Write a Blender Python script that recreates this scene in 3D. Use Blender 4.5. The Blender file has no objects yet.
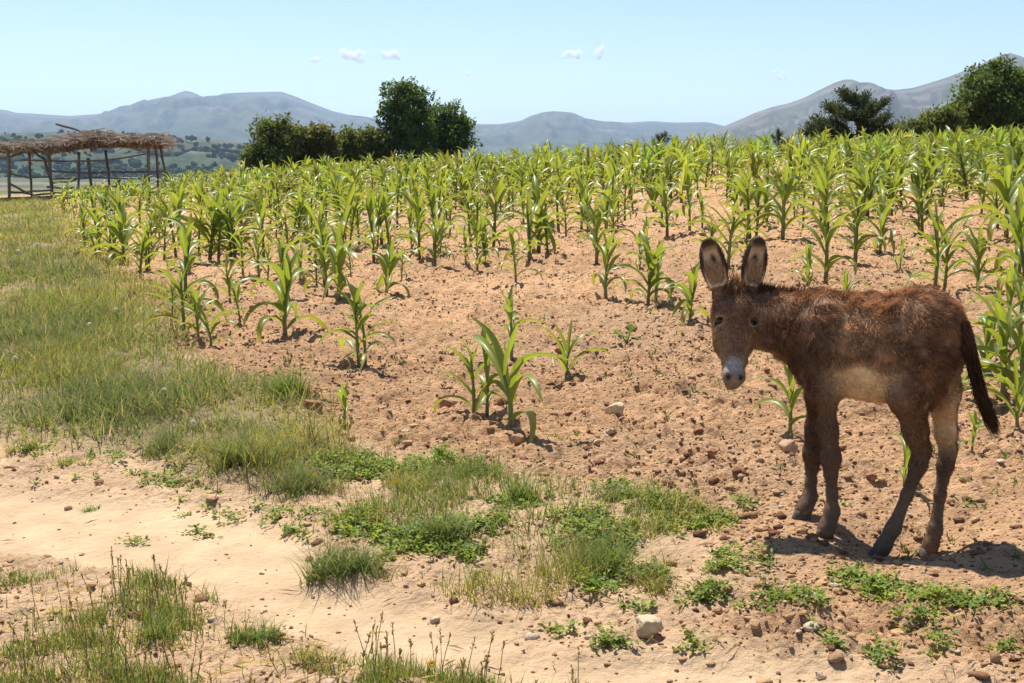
import bpy, math, random
import numpy as np
from mathutils import Vector, Matrix

rng = np.random.default_rng(7)
random.seed(7)
SC = bpy.context.scene
COL = SC.collection

# ------------------------------------------------------------------ camera
F = 1280.0
CAMZ = 1.5
HORIZON = 160.0
PITCH = math.atan((341.5 - HORIZON) / F)
cam_d = bpy.data.cameras.new("camera")
cam = bpy.data.objects.new("camera", cam_d)
COL.objects.link(cam)
cam.location = (0, 0, CAMZ)
cam.rotation_euler = (math.radians(90) - PITCH, 0, 0)
cam_d.sensor_width = 36.0
cam_d.lens = 36.0 * F / 1024.0
cam_d.clip_start = 0.05
cam_d.clip_end = 90000
SC.camera = cam

# ------------------------------------------------------------------ world, sun, exposure
SUN_EL, SUN_AZ = math.radians(62), math.radians(-24)     # behind the field, a little to the left
world = bpy.data.worlds.new("World")
SC.world = world
world.use_nodes = True
wn, wl = world.node_tree.nodes, world.node_tree.links
wn.clear()
sky = wn.new("ShaderNodeTexSky")
sky.sky_type = 'NISHITA'
sky.sun_disc = False
sky.sun_elevation = SUN_EL
sky.sun_rotation = SUN_AZ
sky.altitude = 1600
sky.air_density = 1.0
sky.dust_density = 0.6
sky.ozone_density = 1.0
bg = wn.new("ShaderNodeBackground")
bg.inputs[1].default_value = 0.088
wo = wn.new("ShaderNodeOutputWorld")
wl.new(sky.outputs[0], bg.inputs[0])
wl.new(bg.outputs[0], wo.inputs[0])
sun_d = bpy.data.lights.new("sun", 'SUN')
sun_d.energy = 4.9
sun_d.angle = math.radians(0.53)
sun_d.color = (1.0, 0.955, 0.88)
sun = bpy.data.objects.new("sun", sun_d)
COL.objects.link(sun)
SUNDIR = Vector((math.cos(SUN_EL) * math.sin(SUN_AZ), math.cos(SUN_EL) * math.cos(SUN_AZ), math.sin(SUN_EL)))
sun.rotation_euler = SUNDIR.to_track_quat('Z', 'Y').to_euler()
sun.location = (0, 10, 30)
SC.view_settings.view_transform = 'Standard'
SC.view_settings.look = 'None'
SC.view_settings.gamma = 1.0
SC.view_settings.use_curve_mapping = False
SC.view_settings.exposure = 0.74
SC.render.engine = 'CYCLES'
SC.cycles.max_bounces = 6
SC.cycles.diffuse_bounces = 3
SC.cycles.transmission_bounces = 4
SC.cycles.transparent_max_bounces = 8
SC.cycles.volume_bounces = 10
SC.cycles.use_denoising = True
SC.cycles.sample_clamp_indirect = 6.0

# ------------------------------------------------------------------ numpy helpers
def sstep(a, b, x):
    t = np.clip((np.asarray(x, float) - a) / (b - a), 0, 1)
    return t * t * (3 - 2 * t)

_LAT = np.random.default_rng(11).random((256, 256)).astype(np.float32)
def vnoise(x, y):
    x = np.asarray(x, float); y = np.asarray(y, float)
    xi = np.floor(x).astype(np.int64); yi = np.floor(y).astype(np.int64)
    fx = x - xi; fy = y - yi
    fx = fx * fx * (3 - 2 * fx); fy = fy * fy * (3 - 2 * fy)
    a = _LAT[xi & 255, yi & 255]; b = _LAT[(xi + 1) & 255, yi & 255]
    c = _LAT[xi & 255, (yi + 1) & 255]; d = _LAT[(xi + 1) & 255, (yi + 1) & 255]
    return (a + (b - a) * fx) * (1 - fy) + (c + (d - c) * fx) * fy      # 0..1

def fbm(x, y, octv=4, gain=0.5):
    s = 0; a = 1; n = 0
    for k in range(octv):
        c, sn = math.cos(k * 1.3), math.sin(k * 1.3)
        s = s + a * vnoise((x * c - y * sn) * 2 ** k + 17.3 * k, (x * sn + y * c) * 2 ** k + 9.1 * k)
        n += a; a *= gain
    return s / n

_L3 = np.random.default_rng(12).random((64, 64, 64)).astype(np.float32)
def vnoise3(p):
    pi = np.floor(p).astype(np.int64); f = p - pi
    f = f * f * (3 - 2 * f)
    out = 0
    for dx in (0, 1):
        for dy in (0, 1):
            for dz in (0, 1):
                w = (f[..., 0] if dx else 1 - f[..., 0]) * (f[..., 1] if dy else 1 - f[..., 1]) * (f[..., 2] if dz else 1 - f[..., 2])
                out = out + w * _L3[(pi[..., 0] + dx) & 63, (pi[..., 1] + dy) & 63, (pi[..., 2] + dz) & 63]
    return out

CP, SP = math.cos(PITCH), math.sin(PITCH)
def pix_dir(px, py):
    u = (px - 512) / F; v = -(py - 341.5) / F
    return np.array([u, CP + v * SP, -SP + v * CP])
def P(px, py, d):
    """point seen at a picture position, d metres in front of the camera position"""
    r = pix_dir(px, py)
    return np.array([0, 0, CAMZ]) + r * (d / r[1])
def project(p):
    p = np.asarray(p, float)
    x = p[..., 0]; y = p[..., 1]; z = p[..., 2] - CAMZ
    w = y * CP - z * SP; v = y * SP + z * CP
    return 512 + F * x / w, 341.5 - F * v / w

# ------------------------------------------------------------------ terrain
def terrain_smooth(x, y):
    x = np.asarray(x, float); y = np.asarray(y, float)
    xs = 30 * np.tanh(x / 30)
    ys = np.where(y < 40, y, 40 + 25 * np.tanh((y - 40) / 25))
    z = 0.02 * ys + 0.045 * xs - 0.0007 * np.minimum(np.maximum(0, -xs - 4), 20) ** 2
    r = np.hypot(x, y)
    s = sstep(52, 480, r)
    z = z * (1 - s) - 18 * s
    z = z + sstep(400, 1500, r) * (fbm(x / 420, y / 420, 3) - 0.5) * 5
    return z

def ground_hit(px, py):
    r = pix_dir(px, py)
    t0, t = 0.5, 0.5
    while t < 4000:
        q = np.array([0, 0, CAMZ]) + r * t
        if q[2] < terrain_smooth(q[0], q[1]):
            lo, hi = t0, t
            for _ in range(40):
                m = (lo + hi) / 2
                q = np.array([0, 0, CAMZ]) + r * m
                if q[2] < terrain_smooth(q[0], q[1]): hi = m
                else: lo = m
            return q
        t0 = t; t *= 1.02
    return np.array([0, 0, CAMZ]) + r * 50

def poly_world(pts):
    return np.array([ground_hit(a, b)[:2] for a, b in pts])

def poly_sd(poly, x, y):
    """signed distance to a polygon, negative inside"""
    x = np.asarray(x, float); y = np.asarray(y, float)
    best = np.full(x.shape, 1e18); inside = np.zeros(x.shape, bool)
    n = len(poly)
    for i in range(n):
        ax, ay = poly[i]; bx, by = poly[(i + 1) % n]
        ex, ey = bx - ax, by - ay
        t = np.clip(((x - ax) * ex + (y - ay) * ey) / (ex * ex + ey * ey + 1e-12), 0, 1)
        best = np.minimum(best, (x - ax - t * ex) ** 2 + (y - ay - t * ey) ** 2)
        if abs(ey) > 1e-12:
            cross = ((ay > y) != (by > y)) & (x < ex * (y - ay) / ey + ax)
            inside ^= cross
    d = np.sqrt(best)
    return np.where(inside, -d, d)

FIELD = np.vstack([poly_world([(48, 203), (62, 222), (72, 245), (105, 280), (150, 305), (160, 340), (215, 372), (275, 390),
                               (310, 415), (345, 440), (420, 455), (520, 478), (680, 500), (735, 535), (720, 580),
                               (690, 625), (770, 650), (900, 655), (1060, 690)]),
                   [(8, 3.2), (30, 10), (45, 60), (0, 62), (-12, 55)]])
PATH = np.vstack([poly_world([(-700, 470), (-60, 478), (0, 482), (150, 486), (250, 500), (310, 525), (335, 572), (400, 592), (500, 606),
                              (570, 636), (690, 640), (850, 655), (1060, 682)]),
                  [(3, 2.4), (0.2, 2.6)], poly_world([(500, 690), (430, 676), (350, 650), (250, 606), (120, 564), (0, 546), (-60, 538), (-700, 522)])])
BANK = poly_world([(-520, 202), (-80, 196), (46, 199), (60, 222), (70, 245), (103, 282), (148, 308), (160, 345), (215, 376), (275, 392),
                   (312, 420), (345, 448), (360, 470), (300, 492), (250, 488), (150, 462), (60, 438), (-60, 430), (-700, 418)])
VERGE = poly_world([(330, 470), (430, 462), (540, 484), (690, 506), (728, 520), (640, 548), (625, 580), (560, 592), (480, 596),
                    (420, 575), (345, 572), (322, 540), (318, 500)])
NEARGRASS = np.vstack([poly_world([(-700, 532), (-60, 548), (0, 550), (120, 568), (240, 612), (300, 640), (370, 662), (450, 678), (560, 690)]),
                       poly_world([(560, 760), (-700, 760)])])
def wob(x, y, s=1.0):
    return (fbm(x * 2.2, y * 2.2, 3) - 0.5) * 0.5 * s

# the donkey's footing: the tilled ground is uneven right where it stands
FEET = {  # picture x, y of the hoof's sole, metres ahead
    'lh': (877, 557, 4.48), 'rh': (929, 557, 4.60), 'lf': (825, 536, 4.60), 'rf': (802, 517, 4.78)}
_fp = np.array([P(*v) for v in FEET.values()])
_dd = np.hypot(_fp[:, None, 0] - _fp[None, :, 0], _fp[:, None, 1] - _fp[None, :, 1])
_fw = np.linalg.solve(np.exp(-(_dd / 0.22) ** 2) + np.eye(4) * 0.02, _fp[:, 2] - terrain_smooth(_fp[:, 0], _fp[:, 1]))

def masks(x, y):
    w = wob(x, y)
    rr = np.hypot(x, y)
    near = 1 - sstep(60, 90, rr)
    fld = sstep(0.12, -0.12, poly_sd(FIELD, x, y) + w) * near
    pth = sstep(0.10, -0.14, poly_sd(PATH, x, y) + w * 0.7) * near
    grs = sstep(0.15, -0.15, poly_sd(BANK, x, y) + w) * near
    return fld, pth, grs

def terrain_full(x, y, want_masks=False):
    x = np.asarray(x, float); y = np.asarray(y, float)
    z = terrain_smooth(x, y)
    fld, pth, grs = masks(x, y)
    rough = np.clip(fld * 1.0 + grs * 0.45 + (1 - fld) * (1 - pth) * (1 - grs) * 0.55 + 0.05, 0, 1.1)
    det = 1 - sstep(30, 70, np.hypot(x, y))
    rough = rough * (1 - 0.72 * sstep(1.15, 0.45, np.hypot(x - _fp[:, 0].mean() - 0.15, (y - _fp[:, 1].mean() + 0.15) * 1.2)))
    n1 = fbm(x * 1.6, y * 1.6, 3) - 0.5
    n2 = fbm(x * 6.5 + 40, y * 6.5, 3) - 0.5
    n3 = np.abs(fbm(x * 14 + 7, y * 14, 3, 0.6) - 0.5)
    n4 = vnoise(x * 38, y * 38) - 0.5
    cl = np.clip(fbm(x * 9 + 91, y * 9 + 13, 2) - 0.60, 0, 1)        # the odd larger clod
    z = z + det * rough * (0.10 * n1 + 0.080 * n2 - 0.085 * n3 + 0.022 * n4 + 0.10 * cl)
    z = z - det * pth * 0.045 + det * grs * 0.05 + det * pth * (0.02 * n1 + 0.006 * n2 + 0.003 * n4)
    for i in range(4):
        z = z + _fw[i] * np.exp(-((x - _fp[i, 0]) ** 2 + (y - _fp[i, 1]) ** 2) / 0.22 ** 2)
    fl = 0
    for i in range(4):                                     # ground pressed flat under each hoof
        fl = np.maximum(fl, np.exp(-((x - _fp[i, 0]) ** 2 + (y - _fp[i, 1]) ** 2) / 0.06 ** 2))
    zs = terrain_smooth(x, y)
    for i in range(4):
        zs = zs + _fw[i] * np.exp(-((x - _fp[i, 0]) ** 2 + (y - _fp[i, 1]) ** 2) / 0.22 ** 2)
    z = z * (1 - fl) + zs * fl
    return (z, fld, pth, grs) if want_masks else z

# ------------------------------------------------------------------ mesh helpers
def mesh_np(name, verts, faces_list, col=None, smooth=True, mats=None, mat_idx=None):
    """faces_list: list of int arrays (n,3) / (n,4)"""
    me = bpy.data.meshes.new(name)
    verts = np.asarray(verts, np.float32)
    me.vertices.add(len(verts))
    me.vertices.foreach_set("co", verts.ravel())
    loops = np.concatenate([np.asarray(f, np.int32).ravel() for f in faces_list])
    tot = np.concatenate([np.full(len(f), np.asarray(f).shape[1], np.int32) for f in faces_list])
    st = np.concatenate([[0], np.cumsum(tot)[:-1]]).astype(np.int32)
    me.loops.add(len(loops)); me.loops.foreach_set("vertex_index", loops)
    me.polygons.add(len(tot)); me.polygons.foreach_set("loop_start", st)
    try: me.polygons.foreach_set("loop_total", tot)
    except Exception: pass
    if mat_idx is not None: me.polygons.foreach_set("material_index", np.asarray(mat_idx, np.int32))
    me.update(calc_edges=True)
    me.polygons.foreach_set("use_smooth", np.full(len(tot), smooth))
    if col is not None:
        a = me.attributes.new("col", 'FLOAT_COLOR', 'POINT')
        c = np.ones((len(verts), 4), np.float32); c[:, :col.shape[1] if hasattr(col, 'shape') else 3] = col
        a.data.foreach_set("color", c.ravel())
    for m in (mats or []): me.materials.append(m)
    return me

def obj(name, me, parent=None, loc=(0, 0, 0)):
    o = bpy.data.objects.new(name, me)
    COL.objects.link(o)
    o.location = loc
    if parent is not None: o.parent = parent
    return o
def empty(name, loc=(0, 0, 0)):
    o = bpy.data.objects.new(name, None); COL.objects.link(o); o.location = loc
    o.empty_display_size = 0.1
    return o
def tag(o, label=None, cat=None, group=None, kind=None):
    if label: o['label'] = label
    if cat: o['category'] = cat
    if group: o['group'] = group
    if kind: o['kind'] = kind
    return o

class Acc:
    """collects geometry into one mesh"""
    def __init__(s): s.v = []; s.q = []; s.t = []; s.c = []; s.n = 0
    def add(s, v, q=None, t=None, c=(1, 1, 1)):
        v = np.asarray(v, float)
        if q is not None and len(q): s.q.append(np.asarray(q) + s.n)
        if t is not None and len(t): s.t.append(np.asarray(t) + s.n)
        cc = np.empty((len(v), 3)); cc[:] = c
        s.v.append(v); s.c.append(cc); s.n += len(v)
    def mesh(s, name, mats, smooth=True, origin=None):
        v = np.concatenate(s.v)
        if origin is not None: v = v - np.asarray(origin)
        fl = []
        if s.q: fl.append(np.concatenate(s.q))
        if s.t: fl.append(np.concatenate(s.t))
        return mesh_np(name, v, fl, np.concatenate(s.c), smooth, mats)

def tube(acc, pts, rad, c=(1, 1, 1), n=7, cap=True, jit=0.0):
    pts = np.asarray(pts, float); k = len(pts)
    rad = np.broadcast_to(np.asarray(rad, float), (k,))
    tan = np.gradient(pts, axis=0); tan /= np.linalg.norm(tan, axis=1)[:, None] + 1e-12
    ref = np.array([0.31, 0.22, 0.92]) if abs(tan[0] @ np.array([0.31, 0.22, 0.92])) < 0.9 else np.array([1.0, 0, 0])
    V = []
    for i in range(k):
        a = np.cross(tan[i], ref); a /= np.linalg.norm(a); b = np.cross(tan[i], a)
        ang = np.arange(n) / n * 2 * np.pi
        r = rad[i] * (1 + jit * (rng.random(n) - 0.5))
        V.append(pts[i] + (np.cos(ang) * r)[:, None] * a + (np.sin(ang) * r)[:, None] * b)
    V = np.concatenate(V)
    q = [[i * n + j, i * n + (j + 1) % n, (i + 1) * n + (j + 1) % n, (i + 1) * n + j] for i in range(k - 1) for j in range(n)]
    t = []
    if cap:
        V = np.vstack([V, pts[0], pts[-1]])
        t = [[(j + 1) % n, j, k * n] for j in range(n)] + [[(k - 1) * n + j, (k - 1) * n + (j + 1) % n, k * n + 1] for j in range(n)]
    acc.add(V, q, t, c)

def blades(acc, root, az, h, w, lean, droop, col, tilt=None, segs=3):
    """many grass blades at once"""
    N = len(root)
    if N == 0: return
    dirx = np.stack([np.cos(az), np.sin(az), np.zeros(N)], 1)
    tw = az + np.pi / 2 + (tilt if tilt is not None else rng.normal(0, 0.6, N))
    side = np.stack([np.cos(tw), np.sin(tw), np.zeros(N)], 1)
    V = np.zeros((N, segs * 2 + 1, 3))
    for k in range(segs + 1):
        t = k / segs
        out = (lean * t + droop * t * t) * h
        up = h * (t - 0.35 * np.minimum(droop, 1.5) * t * t)
        c = root + dirx * out[:, None] + np.array([0, 0, 1]) * up[:, None]
        ww = w * (1 - t) ** 0.7 * (0.8 + 0.4 * (k == 1))
        if k < segs:
            V[:, 2 * k] = c - side * ww[:, None] / 2; V[:, 2 * k + 1] = c + side * ww[:, None] / 2
        else: V[:, 2 * k] = c
    m = segs * 2 + 1
    base = (np.arange(N) * m)[:, None]
    q = np.concatenate([base + np.array([2 * k, 2 * k + 1, 2 * k + 3, 2 * k + 2]) for k in range(segs - 1)])
    t = base + np.array([2 * segs - 2, 2 * segs - 1, 2 * segs])
    acc.add(V.reshape(-1, 3), q, t, np.repeat(col, m, axis=0))

def leaves(acc, pos, d, nrm, L, W, col):
    """folded diamond leaves: pos base, d direction, nrm face normal"""
    N = len(pos)
    if N == 0: return
    d = d / (np.linalg.norm(d, axis=1)[:, None] + 1e-9)
    s = np.cross(d, nrm); s /= np.linalg.norm(s, axis=1)[:, None] + 1e-9
    n = np.cross(s, d)
    L = np.broadcast_to(L, (N,))[:, None]; W = np.broadcast_to(W, (N,))[:, None]
    a = pos; b = pos + d * L * 0.5 + s * W / 2 + n * W * 0.18; c = pos + d * L - n * L * 0.12; e = pos + d * L * 0.5 - s * W / 2 + n * W * 0.18
    V = np.stack([a, b, c, e], 1).reshape(-1, 3)
    base = (np.arange(N) * 4)[:, None]
    t = np.concatenate([base + np.array([0, 1, 2]), base + np.array([0, 2, 3])])
    acc.add(V, None, t, np.repeat(col, 4, axis=0))

def surface_nets(vol, origin, h):
    sh = vol.shape
    ins = vol < 0
    c = [(0, 0, 0), (1, 0, 0), (0, 1, 0), (1, 1, 0), (0, 0, 1), (1, 0, 1), (0, 1, 1), (1, 1, 1)]
    def sl(o): return tuple(slice(k, s - 1 + k) for k, s in zip(o, sh))
    cnt = np.zeros(tuple(s - 1 for s in sh), np.int8)
    for o in c: cnt += ins[sl(o)]
    act = (cnt > 0) & (cnt < 8)
    I = np.argwhere(act)
    idx = np.full(act.shape, -1, np.int32); idx[act] = np.arange(len(I))
    val = np.stack([vol[I[:, 0] + o[0], I[:, 1] + o[1], I[:, 2] + o[2]] for o in c], 1)
    co = np.array(c, float)
    acc = np.zeros((len(I), 3)); n = np.zeros(len(I))
    for a in range(8):
        for b in range(a + 1, 8):
            if np.abs(co[a] - co[b]).sum() != 1: continue
            m = (val[:, a] < 0) != (val[:, b] < 0)
            t = val[m, a] / (val[m, a] - val[m, b])
            acc[m] += co[a] + (co[b] - co[a]) * t[:, None]; n[m] += 1
    V = (I + acc / n[:, None]) * h + np.asarray(origin)
    Q = []
    for ax in range(3):
        s0 = [slice(0, s) for s in sh]; s1 = [slice(0, s) for s in sh]
        s0[ax] = slice(0, sh[ax] - 1); s1[ax] = slice(1, sh[ax])
        A, B = ins[tuple(s0)], ins[tuple(s1)]
        E = np.argwhere(A != B)
        o1, o2 = [(1, 2), (2, 0), (0, 1)][ax]
        ok = (E[:, o1] > 0) & (E[:, o2] > 0) & (E[:, o1] < sh[o1] - 1) & (E[:, o2] < sh[o2] - 1)
        E = E[ok]
        flip = A[tuple(E.T)]
        def g(d1, d2):
            e = E.copy(); e[:, o1] -= d1; e[:, o2] -= d2
            return idx[tuple(e.T)]
        q = np.stack([g(1, 1), g(0, 1), g(0, 0), g(1, 0)], 1)
        q[~flip] = q[~flip][:, ::-1]
        Q.append(q)
    return V, np.concatenate(Q)

# ------------------------------------------------------------------ materials
def new_mat(name):
    m = bpy.data.materials.new(name); m.use_nodes = True
    nt = m.node_tree
    for n in list(nt.nodes):
        if n.type not in ('OUTPUT_MATERIAL', 'BSDF_PRINCIPLED'): nt.nodes.remove(n)
    return m, nt, nt.nodes['Principled BSDF'], nt.nodes['Material Output']
def mat(name, color=None, rough=0.8, spec=0.3, trans=0.0, noise=None, bump=None, var=0.0, tint=None):
    """attr colour 'col' (if color is None), noise=(scale, amount), bump=(scale, strength, distance)"""
    m, nt, b, out = new_mat(name)
    N, Lk = nt.nodes, nt.links
    if color is None:
        at = N.new('ShaderNodeAttribute'); at.attribute_name = 'col'; src = at.outputs['Color']
    else:
        rgb = N.new('ShaderNodeRGB'); rgb.outputs[0].default_value = (*color, 1); src = rgb.outputs[0]
    tc = N.new('ShaderNodeTexCoord')
    if noise:
        no = N.new('ShaderNodeTexNoise'); no.inputs['Scale'].default_value = noise[0]; no.inputs['Detail'].default_value = 6
        Lk.new(tc.outputs['Object'], no.inputs['Vector'])
        mr = N.new('ShaderNodeMapRange'); mr.inputs[1].default_value = 0.25; mr.inputs[2].default_value = 0.75
        mr.inputs[3].default_value = 1 - noise[1]; mr.inputs[4].default_value = 1 + noise[1]
        Lk.new(no.outputs[0], mr.inputs[0])
        mx = N.new('ShaderNodeVectorMath'); mx.operation = 'SCALE'
        Lk.new(src, mx.inputs[0]); Lk.new(mr.outputs[0], mx.inputs['Scale']); src = mx.outputs[0]
    if var:
        oi = N.new('ShaderNodeObjectInfo'); hs = N.new('ShaderNodeHueSaturation')
        mr = N.new('ShaderNodeMapRange'); mr.inputs[3].default_value = 1 - var; mr.inputs[4].default_value = 1 + var
        Lk.new(oi.outputs['Random'], mr.inputs[0]); Lk.new(mr.outputs[0], hs.inputs['Value'])
        Lk.new(src, hs.inputs['Color']); src = hs.outputs[0]
    Lk.new(src, b.inputs['Base Color'])
    b.inputs['Roughness'].default_value = rough
    b.inputs['Specular IOR Level'].default_value = spec
    if bump:
        bn = N.new('ShaderNodeTexNoise'); bn.inputs['Scale'].default_value = bump[0]; bn.inputs['Detail'].default_value = 8
        bn.inputs['Roughness'].default_value = 0.65
        Lk.new(tc.outputs['Object'], bn.inputs['Vector'])
        bp = N.new('ShaderNodeBump'); bp.inputs['Strength'].default_value = bump[1]; bp.inputs['Distance'].default_value = bump[2]
        Lk.new(bn.outputs[0], bp.inputs['Height']); Lk.new(bp.outputs[0], b.inputs['Normal'])
    if trans > 0:
        tr = N.new('ShaderNodeBsdfTranslucent'); ms = N.new('ShaderNodeMixShader'); ms.inputs[0].default_value = trans
        if tint:
            mm = N.new('ShaderNodeMix'); mm.data_type = 'RGBA'; mm.blend_type = 'MULTIPLY'; mm.inputs[0].default_value = 1
            Lk.new(src, mm.inputs[6]); mm.inputs[7].default_value = (*tint, 1); Lk.new(mm.outputs[2], tr.inputs['Color'])
        else: Lk.new(src, tr.inputs['Color'])
        Lk.new(b.outputs[0], ms.inputs[1]); Lk.new(tr.outputs[0], ms.inputs[2]); Lk.new(ms.outputs[0], out.inputs['Surface'])
    return m

M = {}
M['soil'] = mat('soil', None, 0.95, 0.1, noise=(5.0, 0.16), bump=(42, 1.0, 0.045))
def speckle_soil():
    # darker earth crumbs and shade of small pits, both put into the soil colour; the alpha of 'col' says how tilled it is
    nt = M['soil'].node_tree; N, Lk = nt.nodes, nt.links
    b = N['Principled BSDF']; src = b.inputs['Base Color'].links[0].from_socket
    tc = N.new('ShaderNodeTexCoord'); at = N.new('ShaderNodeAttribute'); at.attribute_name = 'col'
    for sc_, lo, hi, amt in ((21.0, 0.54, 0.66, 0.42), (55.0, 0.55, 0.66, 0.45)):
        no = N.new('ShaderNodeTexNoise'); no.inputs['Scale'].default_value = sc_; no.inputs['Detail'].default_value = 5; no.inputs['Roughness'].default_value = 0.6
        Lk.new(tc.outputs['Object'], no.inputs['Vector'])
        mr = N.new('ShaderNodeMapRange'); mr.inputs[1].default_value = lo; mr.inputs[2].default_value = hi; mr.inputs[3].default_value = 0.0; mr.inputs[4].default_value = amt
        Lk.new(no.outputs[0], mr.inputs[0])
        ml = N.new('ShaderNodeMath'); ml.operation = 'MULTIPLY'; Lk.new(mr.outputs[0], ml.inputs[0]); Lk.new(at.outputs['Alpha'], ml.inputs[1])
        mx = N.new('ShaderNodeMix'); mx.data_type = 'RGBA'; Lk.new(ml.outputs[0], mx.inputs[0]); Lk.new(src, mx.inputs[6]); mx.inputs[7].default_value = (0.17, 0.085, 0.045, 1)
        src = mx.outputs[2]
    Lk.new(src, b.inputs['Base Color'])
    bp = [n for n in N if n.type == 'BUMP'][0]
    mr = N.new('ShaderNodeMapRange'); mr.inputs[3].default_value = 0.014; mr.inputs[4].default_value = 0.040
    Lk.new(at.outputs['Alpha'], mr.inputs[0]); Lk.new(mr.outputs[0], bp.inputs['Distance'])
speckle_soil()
M['clod'] = mat('clod', None, 0.95, 0.1, noise=(30, 0.2), bump=(70, 0.9, 0.02))
M['rock'] = mat('rock', None, 0.9, 0.2, noise=(14, 0.25), bump=(60, 0.7, 0.01))
M['hill'] = mat('hill', None, 0.95, 0.05, noise=(0.012, 0.22), bump=(0.02, 0.7, 18))
M['grass'] = mat('grass', None, 0.65, 0.15, trans=0.45, tint=(1.4, 1.28, 0.75))
M['weed'] = mat('weed', None, 0.55, 0.25, trans=0.42, tint=(1.4, 1.3, 0.7))
M['leaf'] = mat('maize_leaf', None, 0.40, 0.45, trans=0.45, tint=(1.55, 1.35, 0.55), var=0.10)
M['stalk'] = mat('maize_stalk', None, 0.5, 0.4, trans=0.1)
M['foliage'] = mat('foliage', None, 0.65, 0.2, trans=0.4, tint=(1.4, 1.35, 0.7))
M['matte'] = mat('matte_foliage', None, 0.95, 0.0)
M['bark'] = mat('bark', None, 0.9, 0.1, noise=(6, 0.3), bump=(20, 0.6, 0.03))
M['pole'] = mat('weathered_pole', None, 0.9, 0.1, noise=(9, 0.35))
M['thatch'] = mat('thatch', None, 0.85, 0.15, trans=0.15)
M['coat'] = mat('coat', None, 0.75, 0.15, noise=(60, 0.2))
M['fur'] = mat('fur', None, 0.8, 0.06, trans=0.25, tint=(1.25, 0.95, 0.75))
M['hoof'] = mat('hoof', (0.085, 0.066, 0.052), 0.6, 0.25, noise=(40, 0.3))
M['eye'] = mat('eye', (0.008, 0.005, 0.004), 0.12, 0.45)
M['petal'] = mat('petal', None, 0.6, 0.2, trans=0.5)

# ================================================================== LARGE STRUCTURE
# ------------------------------------------------------------------ ground
def build_ground():
    na = 1250
    ang = np.linspace(math.radians(-52), math.radians(52), na)
    # finer columns straight ahead, where one stands and looks
    ang = np.radians(52) * (0.62 * np.linspace(-1, 1, na) + 0.38 * np.linspace(-1, 1, na) ** 3)
    r = [2.6]
    while r[-1] < 15000:
        rr = r[-1]
        if rr < 6: st = 0.05
        elif rr < 10.5: st = 0.0125
        elif rr < 20: st = 0.0125 + (rr - 10.5) * 0.0045
        elif rr < 60: st = 0.055 + (rr - 20) * 0.02
        else: st = rr * 0.03
        r.append(rr + st)
    r = np.array(r)
    R, A = np.meshgrid(r, ang, indexing='ij')
    x = R * np.sin(A); y = R * np.cos(A) - 4.0
    shp = x.shape
    z, fld, pth, grs = terrain_full(x.ravel(), y.ravel(), True)
    X, Y = x.ravel(), y.ravel()
    n = fbm(X * 0.9, Y * 0.9, 4)[:, None]; n2 = fbm(X * 5 + 30, Y * 5, 3)[:, None]; n3 = fbm(X * 17 + 3, Y * 17 + 50, 2)[:, None]
    soil = np.array([0.540, 0.322, 0.172]) * (0.80 + 0.40 * fbm(X * 0.33 + 5, Y * 0.33, 3)[:, None]) * (0.80 + 0.4 * n2) * (0.86 + 0.28 * n3)
    soil = soil * (1 - 0.35 * sstep(0.5, 0.75, n)) + np.array([0.52, 0.35, 0.215]) * 0.35 * sstep(0.5, 0.75, n)
    bare = np.array([0.540, 0.362, 0.215]) * (0.82 + 0.36 * n2)
    path = np.array([0.530, 0.372, 0.222]) * (0.88 + 0.22 * n) * (0.94 + 0.12 * n3)
    path = path * (1 - 0.4 * sstep(0.52, 0.8, n2)) + np.array([0.57, 0.43, 0.28]) * 0.4 * sstep(0.52, 0.8, n2)
    turf = np.array([0.185, 0.160, 0.072]) * (0.7 + 0.6 * n2)
    # the valley floor: strips of ploughed and green land
    th = (0.25 * X + Y) / 260
    strip = sstep(0.40, 0.46, vnoise(np.floor(th * 2.3) * 7.7, np.floor((X / 330 + th * 0.2)) * 3.1))[:, None]
    far = np.array([0.075, 0.100, 0.048]) * strip + np.array([0.19, 0.145, 0.105]) * (1 - strip)
    far *= (0.8 + 0.4 * fbm(X / 60, Y / 60, 3)[:, None])
    f, p, g = fld[:, None], pth[:, None], grs[:, None]
    c = bare * (1 - f) + soil * f
    c = c * (1 - p) + path * p
    c = c * (1 - 0.75 * g) + turf * 0.75 * g
    rr = np.hypot(X, Y)[:, None]
    mid = np.array([0.12, 0.13, 0.05]) * (0.7 + 0.6 * n)
    s1 = sstep(48, 62, rr); c = c * (1 - s1) + mid * s1
    s2 = sstep(150, 420, rr); c = c * (1 - s2) + far * s2
    i = np.arange(shp[0] - 1)[:, None] * shp[1] + np.arange(shp[1] - 1)[None]
    q = np.stack([i, i + 1, i + shp[1] + 1, i + shp[1]], -1).reshape(-1, 4)[:, ::-1]
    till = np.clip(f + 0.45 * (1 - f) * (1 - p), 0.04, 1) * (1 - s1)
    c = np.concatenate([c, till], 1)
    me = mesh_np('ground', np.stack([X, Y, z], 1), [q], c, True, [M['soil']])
    tag(obj('ground', me), kind='structure')
build_ground()

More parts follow.
